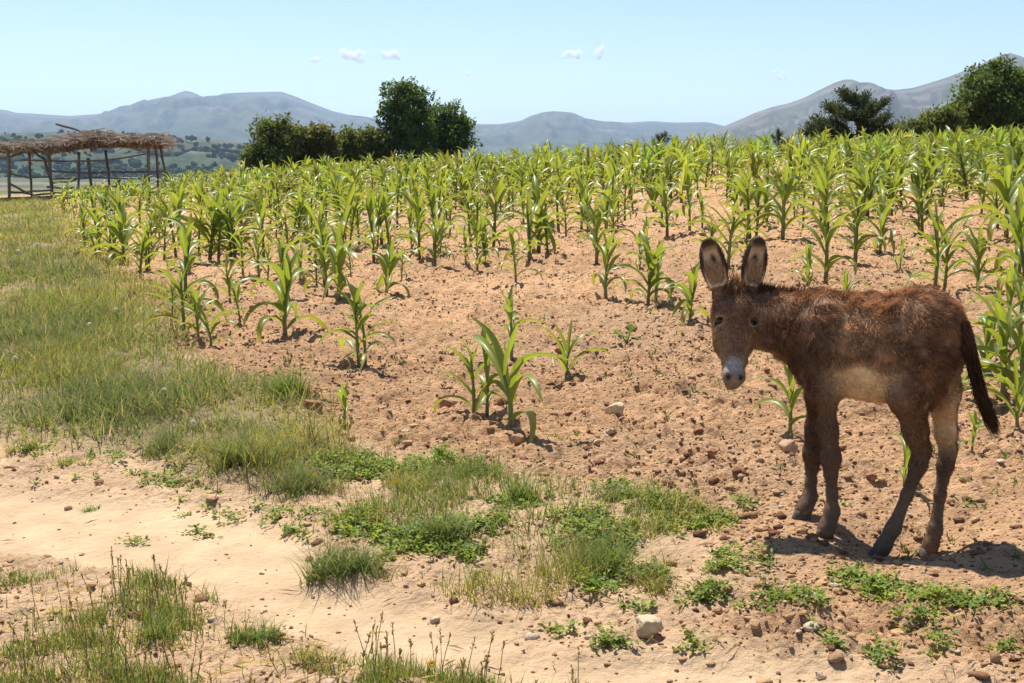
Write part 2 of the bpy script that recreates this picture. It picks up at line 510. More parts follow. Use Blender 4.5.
# ------------------------------------------------------------------ hills and mountains, at their distances
def build_range(name, prof, D, front, back, colf, rock, seed, rmax=1.0):
    prof = np.array(prof, float)
    px = np.linspace(prof[0, 0], prof[-1, 0], 760)
    # smooth-ish interpolation of the skyline
    py = np.interp(px, prof[:, 0], prof[:, 1])
    k = np.array([1, 2, 1]) / 4.0
    py = np.convolve(np.pad(py, 1, mode='edge'), k, 'valid')
    nr = 90
    tt = np.concatenate([np.linspace(-1, 0, 60), np.linspace(0, 0.7, 31)[1:]])
    V = []; H = []
    tan = (px - 512) / F
    zc = np.array([P(a, b, D)[2] for a, b in zip(px, py)])
    base = -24.0
    T, TX = np.meshgrid(tt, np.arange(len(px)), indexing='ij')
    d = np.where(T < 0, D + T * front, D + T * back)
    X = tan[TX] * D + (tan[TX] * (d - D)) * 0.6
    Y = d
    hh = (zc - base)[TX]
    rise = np.where(T < 0, 1 - np.abs(T) ** 0.8, 1 - (T / 0.7) ** 1.3)
    sc = D / 9000
    n1 = fbm(X / (900 * sc) + seed, Y / (900 * sc), 5)
    n2 = np.abs(fbm(X / (420 * sc) + seed * 2, Y / (1500 * sc), 4) - 0.5) * 2        # gullies
    w = np.clip(np.abs(T) * 5, 0, 1)
    terr = rise + w * rise * (1 - rise) * 2.2 * ((n1 - 0.5) * 1.4 - (n2 - 0.25) * 1.2)
    # ledges of harder rock
    led = 0.024 * np.sin(terr * 38 + n1 * 5)
    terr = terr + led * w * (terr > 0.3)
    Z = base + hh * np.clip(terr, 0, 1.0)
    Z = np.minimum(Z, CAMZ + (zc[TX] - CAMZ) * (d / D) * np.where(np.abs(T) < 0.005, 1.0, 0.965))
    lev = np.clip(terr, 0, 1)
    band = sstep(0.55, 0.8, 0.5 + 0.5 * np.sin(lev * 38 + n1 * 5)) * sstep(0.35, 0.6, lev) * sstep(0.45, 0.6, n1 + 0.12)
    c = np.array(colf)[None, None] * (0.75 + 0.5 * n1[..., None])
    c = c * (1 - band[..., None]) + np.array(rock) * band[..., None]
    scrub = sstep(0.55, 0.7, fbm(X / (160 * sc), Y / (160 * sc) + seed, 3)) * (1 - lev)
    c = c * (1 - 0.8 * scrub[..., None]) + np.array([0.030, 0.042, 0.022]) * 0.8 * scrub[..., None]
    n = len(px)
    i = np.arange(nr - 1)[:, None] * n + np.arange(n - 1)[None]
    q = np.stack([i, i + 1, i + n + 1, i + n], -1).reshape(-1, 4)
    me = mesh_np(name, np.stack([X.ravel(), Y.ravel(), Z.ravel()], 1), [q], c.reshape(-1, 3), True, [M['hill']])
    return tag(obj(name, me), kind='structure'), (X, Y, Z)

build_range('mountains', [(-420, 128), (-300, 105), (-200, 90), (-90, 104), (-30, 106), (0, 109), (14, 110), (24, 113), (40, 113.5), (75, 116), (105, 114), (125, 108),
    (142, 104), (158, 99), (176, 96), (185, 92.5), (192, 90.5), (200, 93), (208, 97), (216, 97.5), (228, 93.5), (245, 92.5), (268, 92), (285, 91.5), (298, 96), (312, 102),
    (335, 111), (352, 115), (370, 117), (395, 124), (440, 126), (475, 124), (500, 124), (520, 121), (530, 116), (541, 112.5), (552, 111), (572, 112.5), (583, 118),
    (600, 121), (625, 122.5), (650, 121), (672, 122.5), (705, 122), (722, 126), (760, 134), (850, 142), (1000, 140), (1250, 132)],
    9000, 4200, 4000, (0.085, 0.095, 0.055), (0.15, 0.13, 0.115), 3.0)
build_range('mountain', [(560, 172), (640, 152), (690, 137), (722, 126), (740, 118), (752, 112.5), (768, 107), (785, 103), (800, 97.5), (815, 89.5), (828, 83), (838, 79.5),
    (846, 79.5), (858, 84), (872, 88), (888, 90), (905, 88), (922, 83), (940, 77), (955, 71), (970, 65), (983, 58), (993, 54), (1000, 53), (1010, 56), (1024, 63),
    (1060, 78), (1120, 70), (1200, 90), (1320, 120)],
    5600, 3200, 2600, (0.090, 0.088, 0.052), (0.17, 0.15, 0.125), 8.0)
_, WH = build_range('wooded_hill', [(-330, 150), (-220, 138), (-100, 133), (-30, 134), (60, 132), (125, 133), (165, 135), (200, 138), (240, 142), (290, 148), (340, 153), (430, 158), (520, 163)],
    2300, 900, 700, (0.060, 0.080, 0.042), (0.12, 0.12, 0.08), 5.0)

# the far wood on the hill reads as one mass
def build_woodland():
    acc = Acc()
    X, Y, Z = WH
    ico = bpy.data.meshes.new('tmp')
    import bmesh
    bm = bmesh.new(); bmesh.ops.create_icosphere(bm, subdivisions=2, radius=1); bm.to_mesh(ico); bm.free()
    v0 = np.array([v.co[:] for v in ico.vertices]); f0 = np.array([p.vertices[:] for p in ico.polygons])
    bpy.data.meshes.remove(ico)
    g = np.random.default_rng(5)
    cnt = 0
    while cnt < 5200:
        i = g.integers(2, X.shape[0] - 42); j = g.integers(2, X.shape[1] - 2)
        x, y, z = X[i, j] + g.normal(0, 9), Y[i, j] + g.normal(0, 9), Z[i, j]
        if fbm(np.array([x / 190.0]), np.array([y / 130.0]), 3)[0] < 0.36 + 0.12 * g.random(): continue
        h = g.uniform(2.5, 7.5); w = h * g.uniform(0.4, 0.8)
        nv = v0 * (0.35 + 1.3 * vnoise3(v0 * 1.7 + g.random(3) * 50))[:, None]
        v = nv * np.array([w, w, h * 0.55]) + np.array([x, y, z + h * 0.4])
        acc.add(v, None, f0, np.array([0.030, 0.045, 0.020]) * g.uniform(0.6, 1.5) + np.array([0.012, 0.006, 0]) * g.random())
        cnt += 1
    tag(obj('woodland', acc.mesh('woodland', [M['matte']])), 'dark far-off wood scattered over the low hill behind the thatched shelter', 'woodland', kind='stuff')
build_woodland()

# ------------------------------------------------------------------ the air between
def build_haze():
    import bmesh
    bm = bmesh.new(); bmesh.ops.create_cube(bm, size=2)
    lo = np.array([-16500, -400, -60.0]); hi = np.array([16500, 16000, 530.0])
    for v in bm.verts:
        v.co = [(lo[k] if v.co[k] < 0 else hi[k]) for k in range(3)]
    me = bpy.data.meshes.new('haze'); bm.to_mesh(me); bm.free()
    m = bpy.data.materials.new('haze'); m.use_nodes = True
    nt = m.node_tree; nt.nodes.clear()
    pv = nt.nodes.new('ShaderNodeVolumePrincipled'); out = nt.nodes.new('ShaderNodeOutputMaterial')
    pv.inputs['Color'].default_value = (0.50, 0.69, 1.0, 1)
    pv.inputs['Density'].default_value = 7.0e-5
    pv.inputs['Anisotropy'].default_value = 0.2
    nt.links.new(pv.outputs[0], out.inputs['Volume'])
    me.materials.append(m)
    tag(obj('haze', me), kind='stuff')
build_haze()

# ------------------------------------------------------------------ small clouds, far beyond the hills and above the haze
def build_clouds():
    m = bpy.data.materials.new('cloud'); m.use_nodes = True
    nt = m.node_tree; nt.nodes.clear()
    pv = nt.nodes.new('ShaderNodeVolumePrincipled'); out = nt.nodes.new('ShaderNodeOutputMaterial')
    pv.inputs['Color'].default_value = (1, 1, 1, 1); pv.inputs['Density'].default_value = 0.035; pv.inputs['Anisotropy'].default_value = 0.0
    nt.links.new(pv.outputs[0], out.inputs['Volume'])
    D = 9200.0
    spec = [(350, 57, 13, 9, 'small white cloud above the second hilltop, larger of the left pair'),
            (392, 56, 10, 7, 'small faint cloud just right of the larger left cloud'),
            (572, 55, 13, 5, 'flat white cloudlet over the flat topped hill'),
            (597, 54, 8, 9, 'slanting white cloudlet right of the flat cloudlet'),
            (780, 75, 7, 7, 'small round white cloud above the right-hand mountain slope'),
            (318, 60, 9, 4, 'tiny faint cloud left of all the others'),
            (470, 74, 8, 3, 'thin faint wisp of cloud above the tall middle tree')]
    g = np.random.default_rng(21)
    for k, (px, py, w, h, lab) in enumerate(spec):
        c = P(px, py, D); s = D / F
        W, Hh = w * s, h * s
        hstep = W / 16
        ax = [np.arange(-1.5 * e, 1.5 * e, hstep) for e in (W, W * 0.8, Hh)]
        G = np.stack(np.meshgrid(*ax, indexing='ij'), -1)
        sd = np.full(G.shape[:3], 1e9)
        for b in range(9):
            t = g.uniform(-0.8, 0.8)
            cc = np.array([t * W, g.uniform(-0.3, 0.3) * W, (g.uniform(-0.4, 0.5) + (0.6 * t if 'slanting' in lab else 0)) * Hh])
            rad = g.uniform(0.30, 0.52) * min(W, Hh * 1.6) * (1.1 - 0.5 * abs(t))
            sd = np.minimum(sd, np.linalg.norm((G - cc) * np.array([1, 1, 1.15]), axis=-1) - rad)
        sd += (vnoise3(G / (W * 0.16) + k * 7) - 0.5) * W * 0.30 + (vnoise3(G / (W * 0.07) + k * 7) - 0.5) * W * 0.16
        V, Q = surface_nets(sd, [a[0] for a in ax], hstep)
        me = mesh_np('cloud', V, [Q], None, True, [m])
        tag(obj('cloud', me, loc=c), lab, 'cloud', 'small clouds above the mountains')
build_clouds()

def on_ground(px, py):
    """where a picture position meets the ground, and picture pixels per metre there"""
    q = ground_hit(px, py)
    q = np.array([q[0], q[1], float(terrain_full(np.array([q[0]]), np.array([q[1]]))[0])])
    return q, F / (q[1] * CP - (q[2] - CAMZ) * SP)

# ------------------------------------------------------------------ trees
def tree(name, px, base_d, base_z, lobes, label, trunk_px, cat='tree', leafsize=0.2, nclump=160, per=55, cols=((0.035, 0.060, 0.018), (0.07, 0.10, 0.03)),
         seed=1, clump_r=0.42, group='trees beyond the maize', trunk_r=0.16, bare=False):
    """lobes: (picture x, picture y, radius x px, radius y px) at base_d metres; trunk and limbs grow into them"""
    g = np.random.default_rng(seed)
    s = base_d / F
    base = P(trunk_px, 170, base_d); base[2] = base_z
    root = empty(name, base); tag(root, label, cat, group)
    la = []
    for (lx, ly, rx, ry) in lobes:
        c = P(lx, ly, base_d) + np.array([0, g.uniform(-0.5, 0.5) * rx * s, 0])
        la.append((c, np.array([rx * s, (rx * 0.6 + ry * 0.4) * s, ry * s])))
    wts = np.array([l[1].prod() ** 0.75 for l in la]); wts /= wts.sum()
    # limbs
    tr = Acc()
    cen = np.mean([l[0] for l in la], axis=0)
    topz = max(l[0][2] for l in la)
    tp = [base + np.array([0, 0, -0.3]), base + np.array([0.05, 0, (topz - base_z) * 0.25]), base * [1, 1, 0] + (cen * [1, 1, 0] - base * [1, 1, 0]) * 0.5 + np.array([0, 0, base_z + (topz - base_z) * 0.55]),
          cen * [1, 1, 0] + np.array([0, 0, topz])]
    tube(tr, tp, [trunk_r * 1.3, trunk_r, trunk_r * 0.7, trunk_r * 0.25], (0.10, 0.075, 0.055), 7, jit=0.25)
    tips = []
    for (c, r) in la:
        for k in range(5):
            v = g.normal(0, 1, 3); v /= np.linalg.norm(v)
            tip = c + v * r * g.uniform(0.6, 1.0)
            st = tp[1] + (tp[3] - tp[1]) * g.uniform(0.0, 0.7)
            mid = (st + tip) / 2 + np.array([0, 0, -0.08 * np.linalg.norm(tip - st)]) + g.normal(0, 0.08, 3)
            tube(tr, [st, mid, tip], [trunk_r * 0.42, trunk_r * 0.26, 0.015], (0.10, 0.075, 0.055), 5)
            tips.append(tip)
    obj('trunk', tr.mesh('trunk', [M['bark']], origin=base), root)
    cr = Acc()
    for k in range(nclump):
        c, r = la[g.choice(len(la), p=wts)]
        v = g.normal(0, 1, 3); v /= np.linalg.norm(v)
        p = c + v * r * g.random() ** 0.42 * (0.78 + 0.5 * g.random())
        n = int(per * g.uniform(0.5, 1.3))
        cr_ = clump_r * g.uniform(0.55, 1.25)
        off = g.normal(0, 1, (n, 3)); off /= np.linalg.norm(off, axis=1)[:, None]
        pos = p + off * (g.random(n) ** 0.5)[:, None] * cr_ * np.array([1.1, 1.1, 0.75])
        d = off + np.array([0, 0, -0.25]) + g.normal(0, 0.5, (n, 3))
        nm = np.array([0, 0, 1]) + g.normal(0, 0.6, (n, 3)) + off * 0.5
        mix = np.clip(g.random() * 0.7 + g.random(n) * 0.5, 0, 1)[:, None]
        col = np.array(cols[0]) * (1 - mix) + np.array(cols[1]) * mix
        leaves(cr, pos, d, nm, leafsize * g.uniform(0.6, 1.3, n), leafsize * 0.55, col)
    # sprays that break the outline
    for tip in tips + [la[g.integers(len(la))][0] + la[g.integers(len(la))][1] * g.normal(0, 0.6, 3) * [1, 1, 0.6] for _ in range(16)]:
        n = 26
        d0 = g.normal(0, 0.5, 3) + np.array([0, 0, 0.6]); d0 /= np.linalg.norm(d0)
        pos = tip + d0 * (g.random(n) * clump_r * 1.7)[:, None] + g.normal(0, 0.07, (n, 3))
        leaves(cr, pos, d0 + g.normal(0, 0.7, (n, 3)), np.array([0, 0, 1]) + g.normal(0, 0.6, (n, 3)), leafsize * g.uniform(0.6, 1.2, n), leafsize * 0.5,
               np.array(cols[0]) + (np.array(cols[1]) - np.array(cols[0])) * g.random((n, 1)))
    obj('crown', cr.mesh('crown', [M['foliage']], origin=base), root)
    return root

DARK = ((0.045, 0.075, 0.022), (0.145, 0.200, 0.058))
OLIVE = ((0.060, 0.085, 0.024), (0.190, 0.220, 0.062))
RED = ((0.085, 0.072, 0.026), (0.190, 0.190, 0.058))
tree('broadleaf_tree', 0, 70, 0.4, [(400, 100, 17, 17), (412, 92, 14, 13), (424, 103, 13, 12), (394, 120, 18, 18), (415, 128, 22, 20), (408, 148, 24, 16), (385, 145, 14, 14)],
     'tallest tree left of centre, dark green with an uneven two-peaked crown', 411, nclump=230, per=52, cols=DARK, seed=3, clump_r=0.38)
tree('broadleaf_tree', 0, 72, 0.4, [(448, 122, 16, 16), (452, 138, 18, 18), (438, 142, 14, 18), (434, 118, 11, 13), (462, 128, 9, 9)],
     'rounder dark tree touching the right side of the tallest tree left of centre', 446, nclump=160, per=50, cols=DARK, seed=4, clump_r=0.36)
tree('bush', 0, 66, 0.2, [(262, 146, 14, 12), (270, 133, 14, 11), (284, 128, 10, 9), (255, 160, 11, 10), (278, 158, 18, 12), (290, 140, 12, 12)],
     'leafy bush at the left end of the bush row behind the maize', 270, 'bush', nclump=170, per=50, cols=OLIVE, seed=5, clump_r=0.36, trunk_r=0.09, group='bushes beyond the maize')
tree('bush', 0, 67, 0.2, [(306, 140, 16, 13), (325, 137, 12, 11), (300, 157, 14, 11), (322, 154, 15, 13)],
     'reddish olive bush second from the left in the bush row', 310, 'bush', nclump=220, per=50, cols=RED, seed=6, clump_r=0.36, trunk_r=0.09, group='bushes beyond the maize')
tree('bush', 0, 69, 0.3, [(352, 144, 16, 13), (372, 140, 12, 11), (365, 155, 18, 12), (345, 156, 12, 10)],
     'olive bush between the reddish bush and the tallest tree left of centre', 357, 'bush', nclump=200, per=50, cols=OLIVE, seed=7, clump_r=0.36, trunk_r=0.08, group='bushes beyond the maize')
tree('broadleaf_tree', 0, 52, 1.6, [(982, 94, 26, 22), (1000, 76, 18, 15), (966, 108, 16, 14), (1018, 86, 22, 22), (975, 112, 20, 18), (1000, 112, 24, 20), (1030, 110, 24, 24), (985, 124, 22, 12)],
     'large dense dark tree at the right edge behind the maize', 1000, nclump=440, per=62, cols=DARK, seed=8, clump_r=0.30, leafsize=0.16)
tree('bush', 0, 50, 1.5, [(935, 122, 14, 10), (950, 118, 10, 9), (920, 128, 12, 8), (948, 130, 18, 8), (905, 132, 9, 6)],
     'low olive bush between the spreading conifer and the large right-hand tree', 938, 'bush', nclump=170, per=45, cols=OLIVE, seed=9, clump_r=0.28, leafsize=0.14, trunk_r=0.06, group='bushes beyond the maize')

def conifer(d, base_z, trunk_px, tips, label, seed, cat='tree', size=1.0):
    """a spreading dark conifer: upswept limbs carrying short plumes; tips in picture positions"""
    g = np.random.default_rng(seed)
    s = d / F
    base = P(trunk_px, 170, d); base[2] = base_z
    root = empty('conifer_tree', base); tag(root, label, cat, 'conifers beyond the maize')
    tr = Acc(); cr = Acc()
    top = P(*tips[0], d)
    tube(tr, [base + [0, 0, -0.3], base * 0.55 + top * 0.45 + [0.05, 0, 0], top], [0.13 * size, 0.09 * size, 0.02], (0.085, 0.065, 0.05), 7)
    allt = []
    for t in tips[1:]:
        for k in range(2):
            p = P(*t, d) + np.array([g.normal(0, 3) * s, g.normal(0, 16) * s * size, g.normal(0, 2) * s])
            allt.append(p)
    for k in range(int(6 * size)):           # limbs to the front and back
        a = g.uniform(0, 2 * np.pi); rr = g.uniform(10, 30) * s * size; h = g.uniform(0.25, 0.8)
        allt.append(base * [1, 1, 0] + np.array([np.cos(a) * rr * (1.2 - h), np.sin(a) * rr * (1.2 - h), base_z + (top[2] - base_z) * h]))
    for tip in allt:
        f = np.clip((tip[2] - base_z) / (top[2] - base_z) - 0.22 * g.uniform(0.6, 1.4), 0.08, 0.9)
        st = base + (top - base) * f
        L = np.linalg.norm(tip - st)
        mid = (st + tip) / 2 - np.array([0, 0, 0.12 * L])
        tube(tr, [st, mid, tip], [0.035 * size, 0.022 * size, 0.006], (0.085, 0.065, 0.05), 5)
        n = int(10 * L / 0.5) + 6
        t = g.random(n) ** 0.7
        c = ((1 - t)[:, None] ** 2) * st + (2 * t * (1 - t))[:, None] * mid + (t ** 2)[:, None] * tip
        ax = (tip - st) / L
        for q in range(3):
            pd = ax * 0.8 + g.normal(0, 0.45, (n, 3)) + np.array([0, 0, 0.5])
            pd /= np.linalg.norm(pd, axis=1)[:, None]
            for j in range(4):
                pos = c + pd * (0.10 * j * size) + g.normal(0, 0.03, (n, 3))
                mx = g.random((n, 1))
                leaves(cr, pos, pd + g.normal(0, 0.5, (n, 3)), g.normal(0, 1, (n, 3)), 0.16 * size * g.uniform(0.6, 1.2, n), 0.045 * size,
                       np.array([0.030, 0.048, 0.022]) * (1 - mx) + np.array([0.075, 0.092, 0.042]) * mx)
    obj('trunk', tr.mesh('trunk', [M['bark']], origin=base), root)
    obj('crown', cr.mesh('crown', [M['foliage']], origin=base), root)
    return root
conifer(54, 1.55, 852, [(862, 101), (847, 94), (853, 99), (872, 97), (884, 102), (866, 104), (839, 108), (826, 110), (815, 121), (809, 127), (822, 127), (834, 120), (880, 110), (884, 119), (876, 127), (894, 127), (890, 132), (812, 133)],
        'spreading dark conifer with upswept branches right of centre before the mountain', 31)
conifer(60, 1.4, 777, [(778, 127), (771, 136), (784, 135), (776, 133)], 'small conifer tip peeping over the maize left of the spreading conifer', 32, size=0.55)
conifer(60, 1.2, 661, [(661, 132), (656, 139), (667, 138), (661, 136)], 'small dark conifer tip above the maize rows near the middle', 33, size=0.55)

# ------------------------------------------------------------------ thatched shelter of crooked poles
def build_shelter():
    g = np.random.default_rng(44)
    D0, D1 = 45.0, 49.0
    base = P(85, 196, D0); base[2] = float(terrain_smooth(base[0], base[1]))
    root = empty('thatched_shelter', base)
    tag(root, 'open shelter of crooked grey poles under a ragged brown thatch roof', 'shelter')
    def pole(name, pts, r, c=None):
        a = Acc()
        pts = np.array([P(*p) for p in pts])
        k = 7
        tt = np.linspace(0, 1, k); src = np.linspace(0, 1, len(pts))
        pp = np.stack([np.interp(tt, src, pts[:, i]) for i in range(3)], 1)
        pp[1:-1] += g.normal(0, 0.009, (k - 2, 3))
        tube(a, pp, 0.8 * r * np.linspace(1.1, 0.85, k), c or tuple(np.array([0.20, 0.155, 0.125]) * g.uniform(0.7, 1.15)), 7, jit=0.3)
        obj(name, a.mesh(name, [M['pole']], origin=base), root)
    # posts: top x,y  foot x,y  distance
    for (tx, ty, fx, fy, d, r) in [(7.5, 146, 9, 203, D0, 0.075), (29, 151, 32, 199, D1, 0.06), (48, 152, 53, 200, D0, 0.075), (45, 160, 54, 198, D0 + 0.5, 0.06), (79, 152, 77, 198, D0, 0.06),
                                   (88, 158, 92, 199, D0 + 0.3, 0.065), (105.5, 150, 110, 192, D1, 0.06), (148.5, 141, 147, 199, D0, 0.075),
                                   (155, 141, 159, 190, D0 + 1.6, 0.06), (160.5, 147, 170, 192, D1 - 0.5, 0.06)]:
        f = P(fx, fy, d); z = float(terrain_smooth(f[0], f[1])) - 0.12
        u = F * 0 + fy
        # carry the foot down into the ground
        while P(fx, u, d)[2] > z and u < 240: u += 0.5
        pole('post', [(tx, ty, d), ((tx + fx) / 2 + g.normal(0, 0.6), (ty + fy) / 2, d), (fx, u, d)], r)
    for pts, r in [([(21, 160, D0), (60, 161, D0), (106, 161, D0), (146, 154, D0)], 0.035), ([(8, 171, D0), (16, 175, D0), (28, 177, D0), (49, 177, D0)], 0.045),
                   ([(48, 171, D0), (90, 172.5, D0), (146, 172, D0), (168, 171, D1)], 0.045), ([(53, 179, D0), (90, 178, D0), (146, 178.5, D0)], 0.04), ([(53, 183, D0), (66, 182, D0), (76, 180, D0)], 0.035),
                   ([(47, 187, D0), (68, 188, D0), (92, 188, D0), (146, 184, D0)], 0.045), ([(9, 183.5, D0), (18, 188, D0), (26, 192, D0), (36, 191.5, D0), (51, 190, D0)], 0.045),
                   ([(9, 192, D0), (22, 193, D0), (34, 195, D0), (52, 193.5, D0)], 0.045), ([(53, 193, D0), (90, 193, D0), (146, 192, D0), (170, 180, D1)], 0.04),
                   ([(-6, 160, D0), (8, 157, D0), (26, 151.5, D1)], 0.04), ([(33, 151, D0), (40, 157, D0), (48, 161, D0)], 0.05)]:
        pole('rail', pts, r)
    for pts, r in [([(-4, 147, D0), (20, 147.5, D0), (50, 146, D0), (100, 148.5, D0), (150, 143.5, D0), (166, 145, D0)], 0.06),
                   ([(25, 148, D1), (60, 147, D1), (105, 147, D1), (165, 144, D1)], 0.06), ([(-2, 143, D0), (12, 144, D0 + 2), (28, 147, D1)], 0.05),
                   ([(48, 148, D0), (52, 144, D1)], 0.05), ([(148, 143, D0), (156, 141, D1)], 0.05), ([(78, 149, D0), (84, 145, D1)], 0.05), ([(0, 146, D0 + 1), (52, 143.5, D0 + 1.5)], 0.045)]:
        pole('beam', pts, r)
    for pts in [[(56, 124, D0 + 1.5), (70, 128, D0 + 1.5), (86, 133.5, D0 + 1.5)], [(62, 139, D0 + 1), (82, 135, D0 + 1.4), (103, 133, D0 + 1.8)], [(88, 137, D0 + 1), (100, 131, D0 + 1.6)],
                [(105, 143, D0 + 0.5), (128, 138, D0 + 1), (142, 136, D0 + 1.5)], [(118, 143, D0 + 0.3), (140, 140, D0 + 0.8), (158, 138.5, D0 + 1.5)]]:
        pole('roof_pole', pts, 0.05, (0.17, 0.13, 0.11))
    # thatch: layered bundles of dry stalks laid over the beams, hanging ragged at the front edge
    th = Acc()
    def roof_z(px): return np.interp(px, [-5, 30, 48, 60, 75, 90, 100, 112, 125, 140, 155, 168, 175], [143.5, 143.5, 142, 140, 137, 134, 131.5, 135.5, 136.5, 135.5, 136, 138.5, 142])
    def thick(px): return np.interp(px, [-5, 38, 46, 60, 95, 108, 122, 130, 160, 172], [1.0, 1.2, 6, 8, 9, 6.5, 3.0, 5, 6.5, 4])
    # a lumpy mat that carries the bundles
    nu, nw = 70, 12
    G = []
    for j in range(nw):
        for i in range(nu):
            px = -4 + 167 * i / (nu - 1); w = j / (nw - 1)
            p = P(px, roof_z(px) + thick(px) * 0.45 * (1 - w) + 1.0, D0 - 0.35 + 5.0 * w)
            p[2] = P(px, roof_z(px) + 1.5, D0 + 1.4)[2] - (0.30 + 0.02 * thick(px)) * abs(w - 0.35) * 1.1 + g.normal(0, 0.035)
            G.append(p)
    G = np.array(G); Gd = G - np.array([0, 0, 1]) * (0.02 + 0.003 * thick(np.tile(-4 + 167 * np.arange(nu) / (nu - 1), nw)))[:, None]
    i = np.arange(nw - 1)[:, None] * nu + np.arange(nu - 1)[None]
    q = np.stack([i, i + 1, i + nu + 1, i + nu], -1).reshape(-1, 4)
    rim = [k for k in range(nu)] + [r * nu + nu - 1 for r in range(1, nw)] + [(nw - 1) * nu + k for k in range(nu - 2, -1, -1)] + [r * nu for r in range(nw - 2, 0, -1)]
    m = len(G); rq = [[rim[k], m + rim[k], m + rim[(k + 1) % len(rim)], rim[(k + 1) % len(rim)]] for k in range(len(rim))]
    th.add(np.vstack([G, Gd]), np.vstack([q, q[:, ::-1] + m, rq]), None, (0.19, 0.135, 0.10))
    n = 5200
    k = g.integers(0, nu * nw, n); p0 = G[k] + g.normal(0, 0.12, (n, 3)) * [1, 1, 0.3]
    a = g.normal(-1.57, 0.9, n); L = g.uniform(0.25, 0.75, n)
    d = np.stack([np.cos(a), np.sin(a), g.normal(0.0, 0.10, n)], 1)
    tone = g.random((n, 1))
    leaves(th, p0 + [0, 0, 0.05], d, np.array([0, 0, 1]) + g.normal(0, 0.3, (n, 3)), L, 0.05, np.array([0.25, 0.19, 0.15]) * (1 - tone) + np.array([0.58, 0.50, 0.41]) * tone)
    # the hanging fringe
    n = 3400
    px = g.choice(np.linspace(36, 164, 400), n) + g.normal(0, 0.5, n)
    cl = fbm(px / 5.0, px * 0 + 3, 2)
    drop = thick(px) * np.clip(cl * 1.9 - 0.2, 0.15, 1.3) * g.uniform(0.4, 1.1, n)
    drop *= np.where((px > 84) & (px < 94), 1.35, 1.0)
    pos = np.array([P(a_, roof_z(a_) + g.uniform(1.0, 5.0), D0 - 0.35 + g.uniform(-0.12, 0.5)) for a_ in px])
    d = np.stack([g.normal(0, 0.22, n), g.normal(-0.25, 0.25, n), -np.ones(n)], 1)
    tone = g.random((n, 1)) ** 1.4
    leaves(th, pos, d, np.stack([g.normal(0, 0.5, n), -np.ones(n), g.normal(0, 0.3, n)], 1), (drop + 1.6) * D0 / F, 0.055,
           np.array([0.17, 0.105, 0.075]) * (1 - tone) + np.array([0.46, 0.36, 0.28]) * tone)
    obj('thatch_roof', th.mesh('thatch_roof', [M['thatch']], smooth=False, origin=base), root)
build_shelter()

# ================================================================== FIELD: stones, clods, maize, grasses
import bmesh
_bm = bmesh.new(); bmesh.ops.create_icosphere(_bm, subdivisions=4, radius=1)
_bm.verts.ensure_lookup_table()
ICO4 = (np.array([v.co[:] for v in _bm.verts]), np.array([[v.index for v in f.verts] for f in _bm.faces])); _bm.free()
_bm = bmesh.new(); bmesh.ops.create_icosphere(_bm, subdivisions=2, radius=1)
ICO2 = (np.array([v.co[:] for v in _bm.verts]), np.array([[v.index for v in f.verts] for f in _bm.faces])); _bm.free()
_bm = bmesh.new(); bmesh.ops.create_icosphere(_bm, subdivisions=1, radius=1)
ICO1 = (np.array([v.co[:] for v in _bm.verts]), np.array([[v.index for v in f.verts] for f in _bm.faces])); _bm.free()

def stone(px, py, w, h, label, col, seed, boxy=0.0):
    """w, h in picture pixels at its place; py is its foot"""
    g = np.random.default_rng(seed)
    q, s = on_ground(px, py)
    v = ICO4[0].copy()
    # chipped faces: clamp by random planes
    for k in range(11):
        n = g.normal(0, 1, 3); n /= np.linalg.norm(n)
        if k < 6 and boxy: n = [np.array(a, float) for a in ((1, .2, 0), (-1, -.1, .1), (.1, 1, 0), (0, -1, .1), (.1, 0, 1), (0, 0.1, -1))][k]; n /= np.linalg.norm(n)
        d = v @ n; lim = g.uniform(0.55, 0.8)
        v = v - np.maximum(d - lim, 0)[:, None] * n * 0.92
    v *= (0.94 + 0.16 * vnoise3(v * 3 + seed))[:, None]
    v *= 1 / np.abs(v).max(axis=0)
    v = v * np.array([w / s / 2, (w + h) / s / 4, h / s / 2])
    v += (vnoise3(v * 90 + seed)[:, None] - 0.5) * 0.006
    c = np.array(col) * (0.8 + 0.4 * vnoise3(v * 45 + 5))[:, None]
    me = mesh_np('stone', v, [ICO4[1]], c, True, [M['rock']])
    o = obj('stone', me, loc=q + np.array([0, 0.01, h / s * 0.36])); o.rotation_euler = (g.normal(0, .12), g.normal(0, .12), g.uniform(-.5, .5))
    return tag(o, label, 'stone', 'loose stones in the field')
BUFF, PINK, RUST = (0.52, 0.39, 0.25), (0.44, 0.28, 0.17), (0.30, 0.15, 0.085)
stone(312, 416, 20, 17, 'squarish reddish stone beside the maize seedling at the edge of the grass', RUST, 1, 1)
stone(445, 402, 16, 17, 'angular brown stone left of the three-stalk maize clump, rear one of a touching pair', RUST, 2, 1)
stone(456, 401, 19, 10, 'flat pale stone leaning on the angular brown one left of the three-stalk clump', PINK, 3)
stone(501, 402, 22, 11, 'flat rust brown stone lying behind the three-stalk maize clump', RUST, 4)
stone(518, 440, 14, 12, 'rounded grey pink stone just in front of the three-stalk maize clump', PINK, 5)
stone(532, 437, 11, 8, 'dull brown stone right of the rounded grey pink stone', RUST, 6)
stone(616, 418, 20, 15, 'pale buff stone alone on bare soil left of the donkey', BUFF, 7, 1)
stone(648, 632, 28, 22, 'large pale buff stone at the edge of the sandy path', BUFF, 8, 1)
stone(788, 459, 21, 16, 'orange brown stone at the foot of the small maize plant below the donkey’s neck'.replace('’', "'"), PINK, 9)
stone(872, 483, 12, 10, 'small brown stone behind the donkey between its front and hind legs', RUST, 10)
stone(966, 481, 14, 9, 'brown flat stone right of the donkey beyond its hind hooves', RUST, 11)
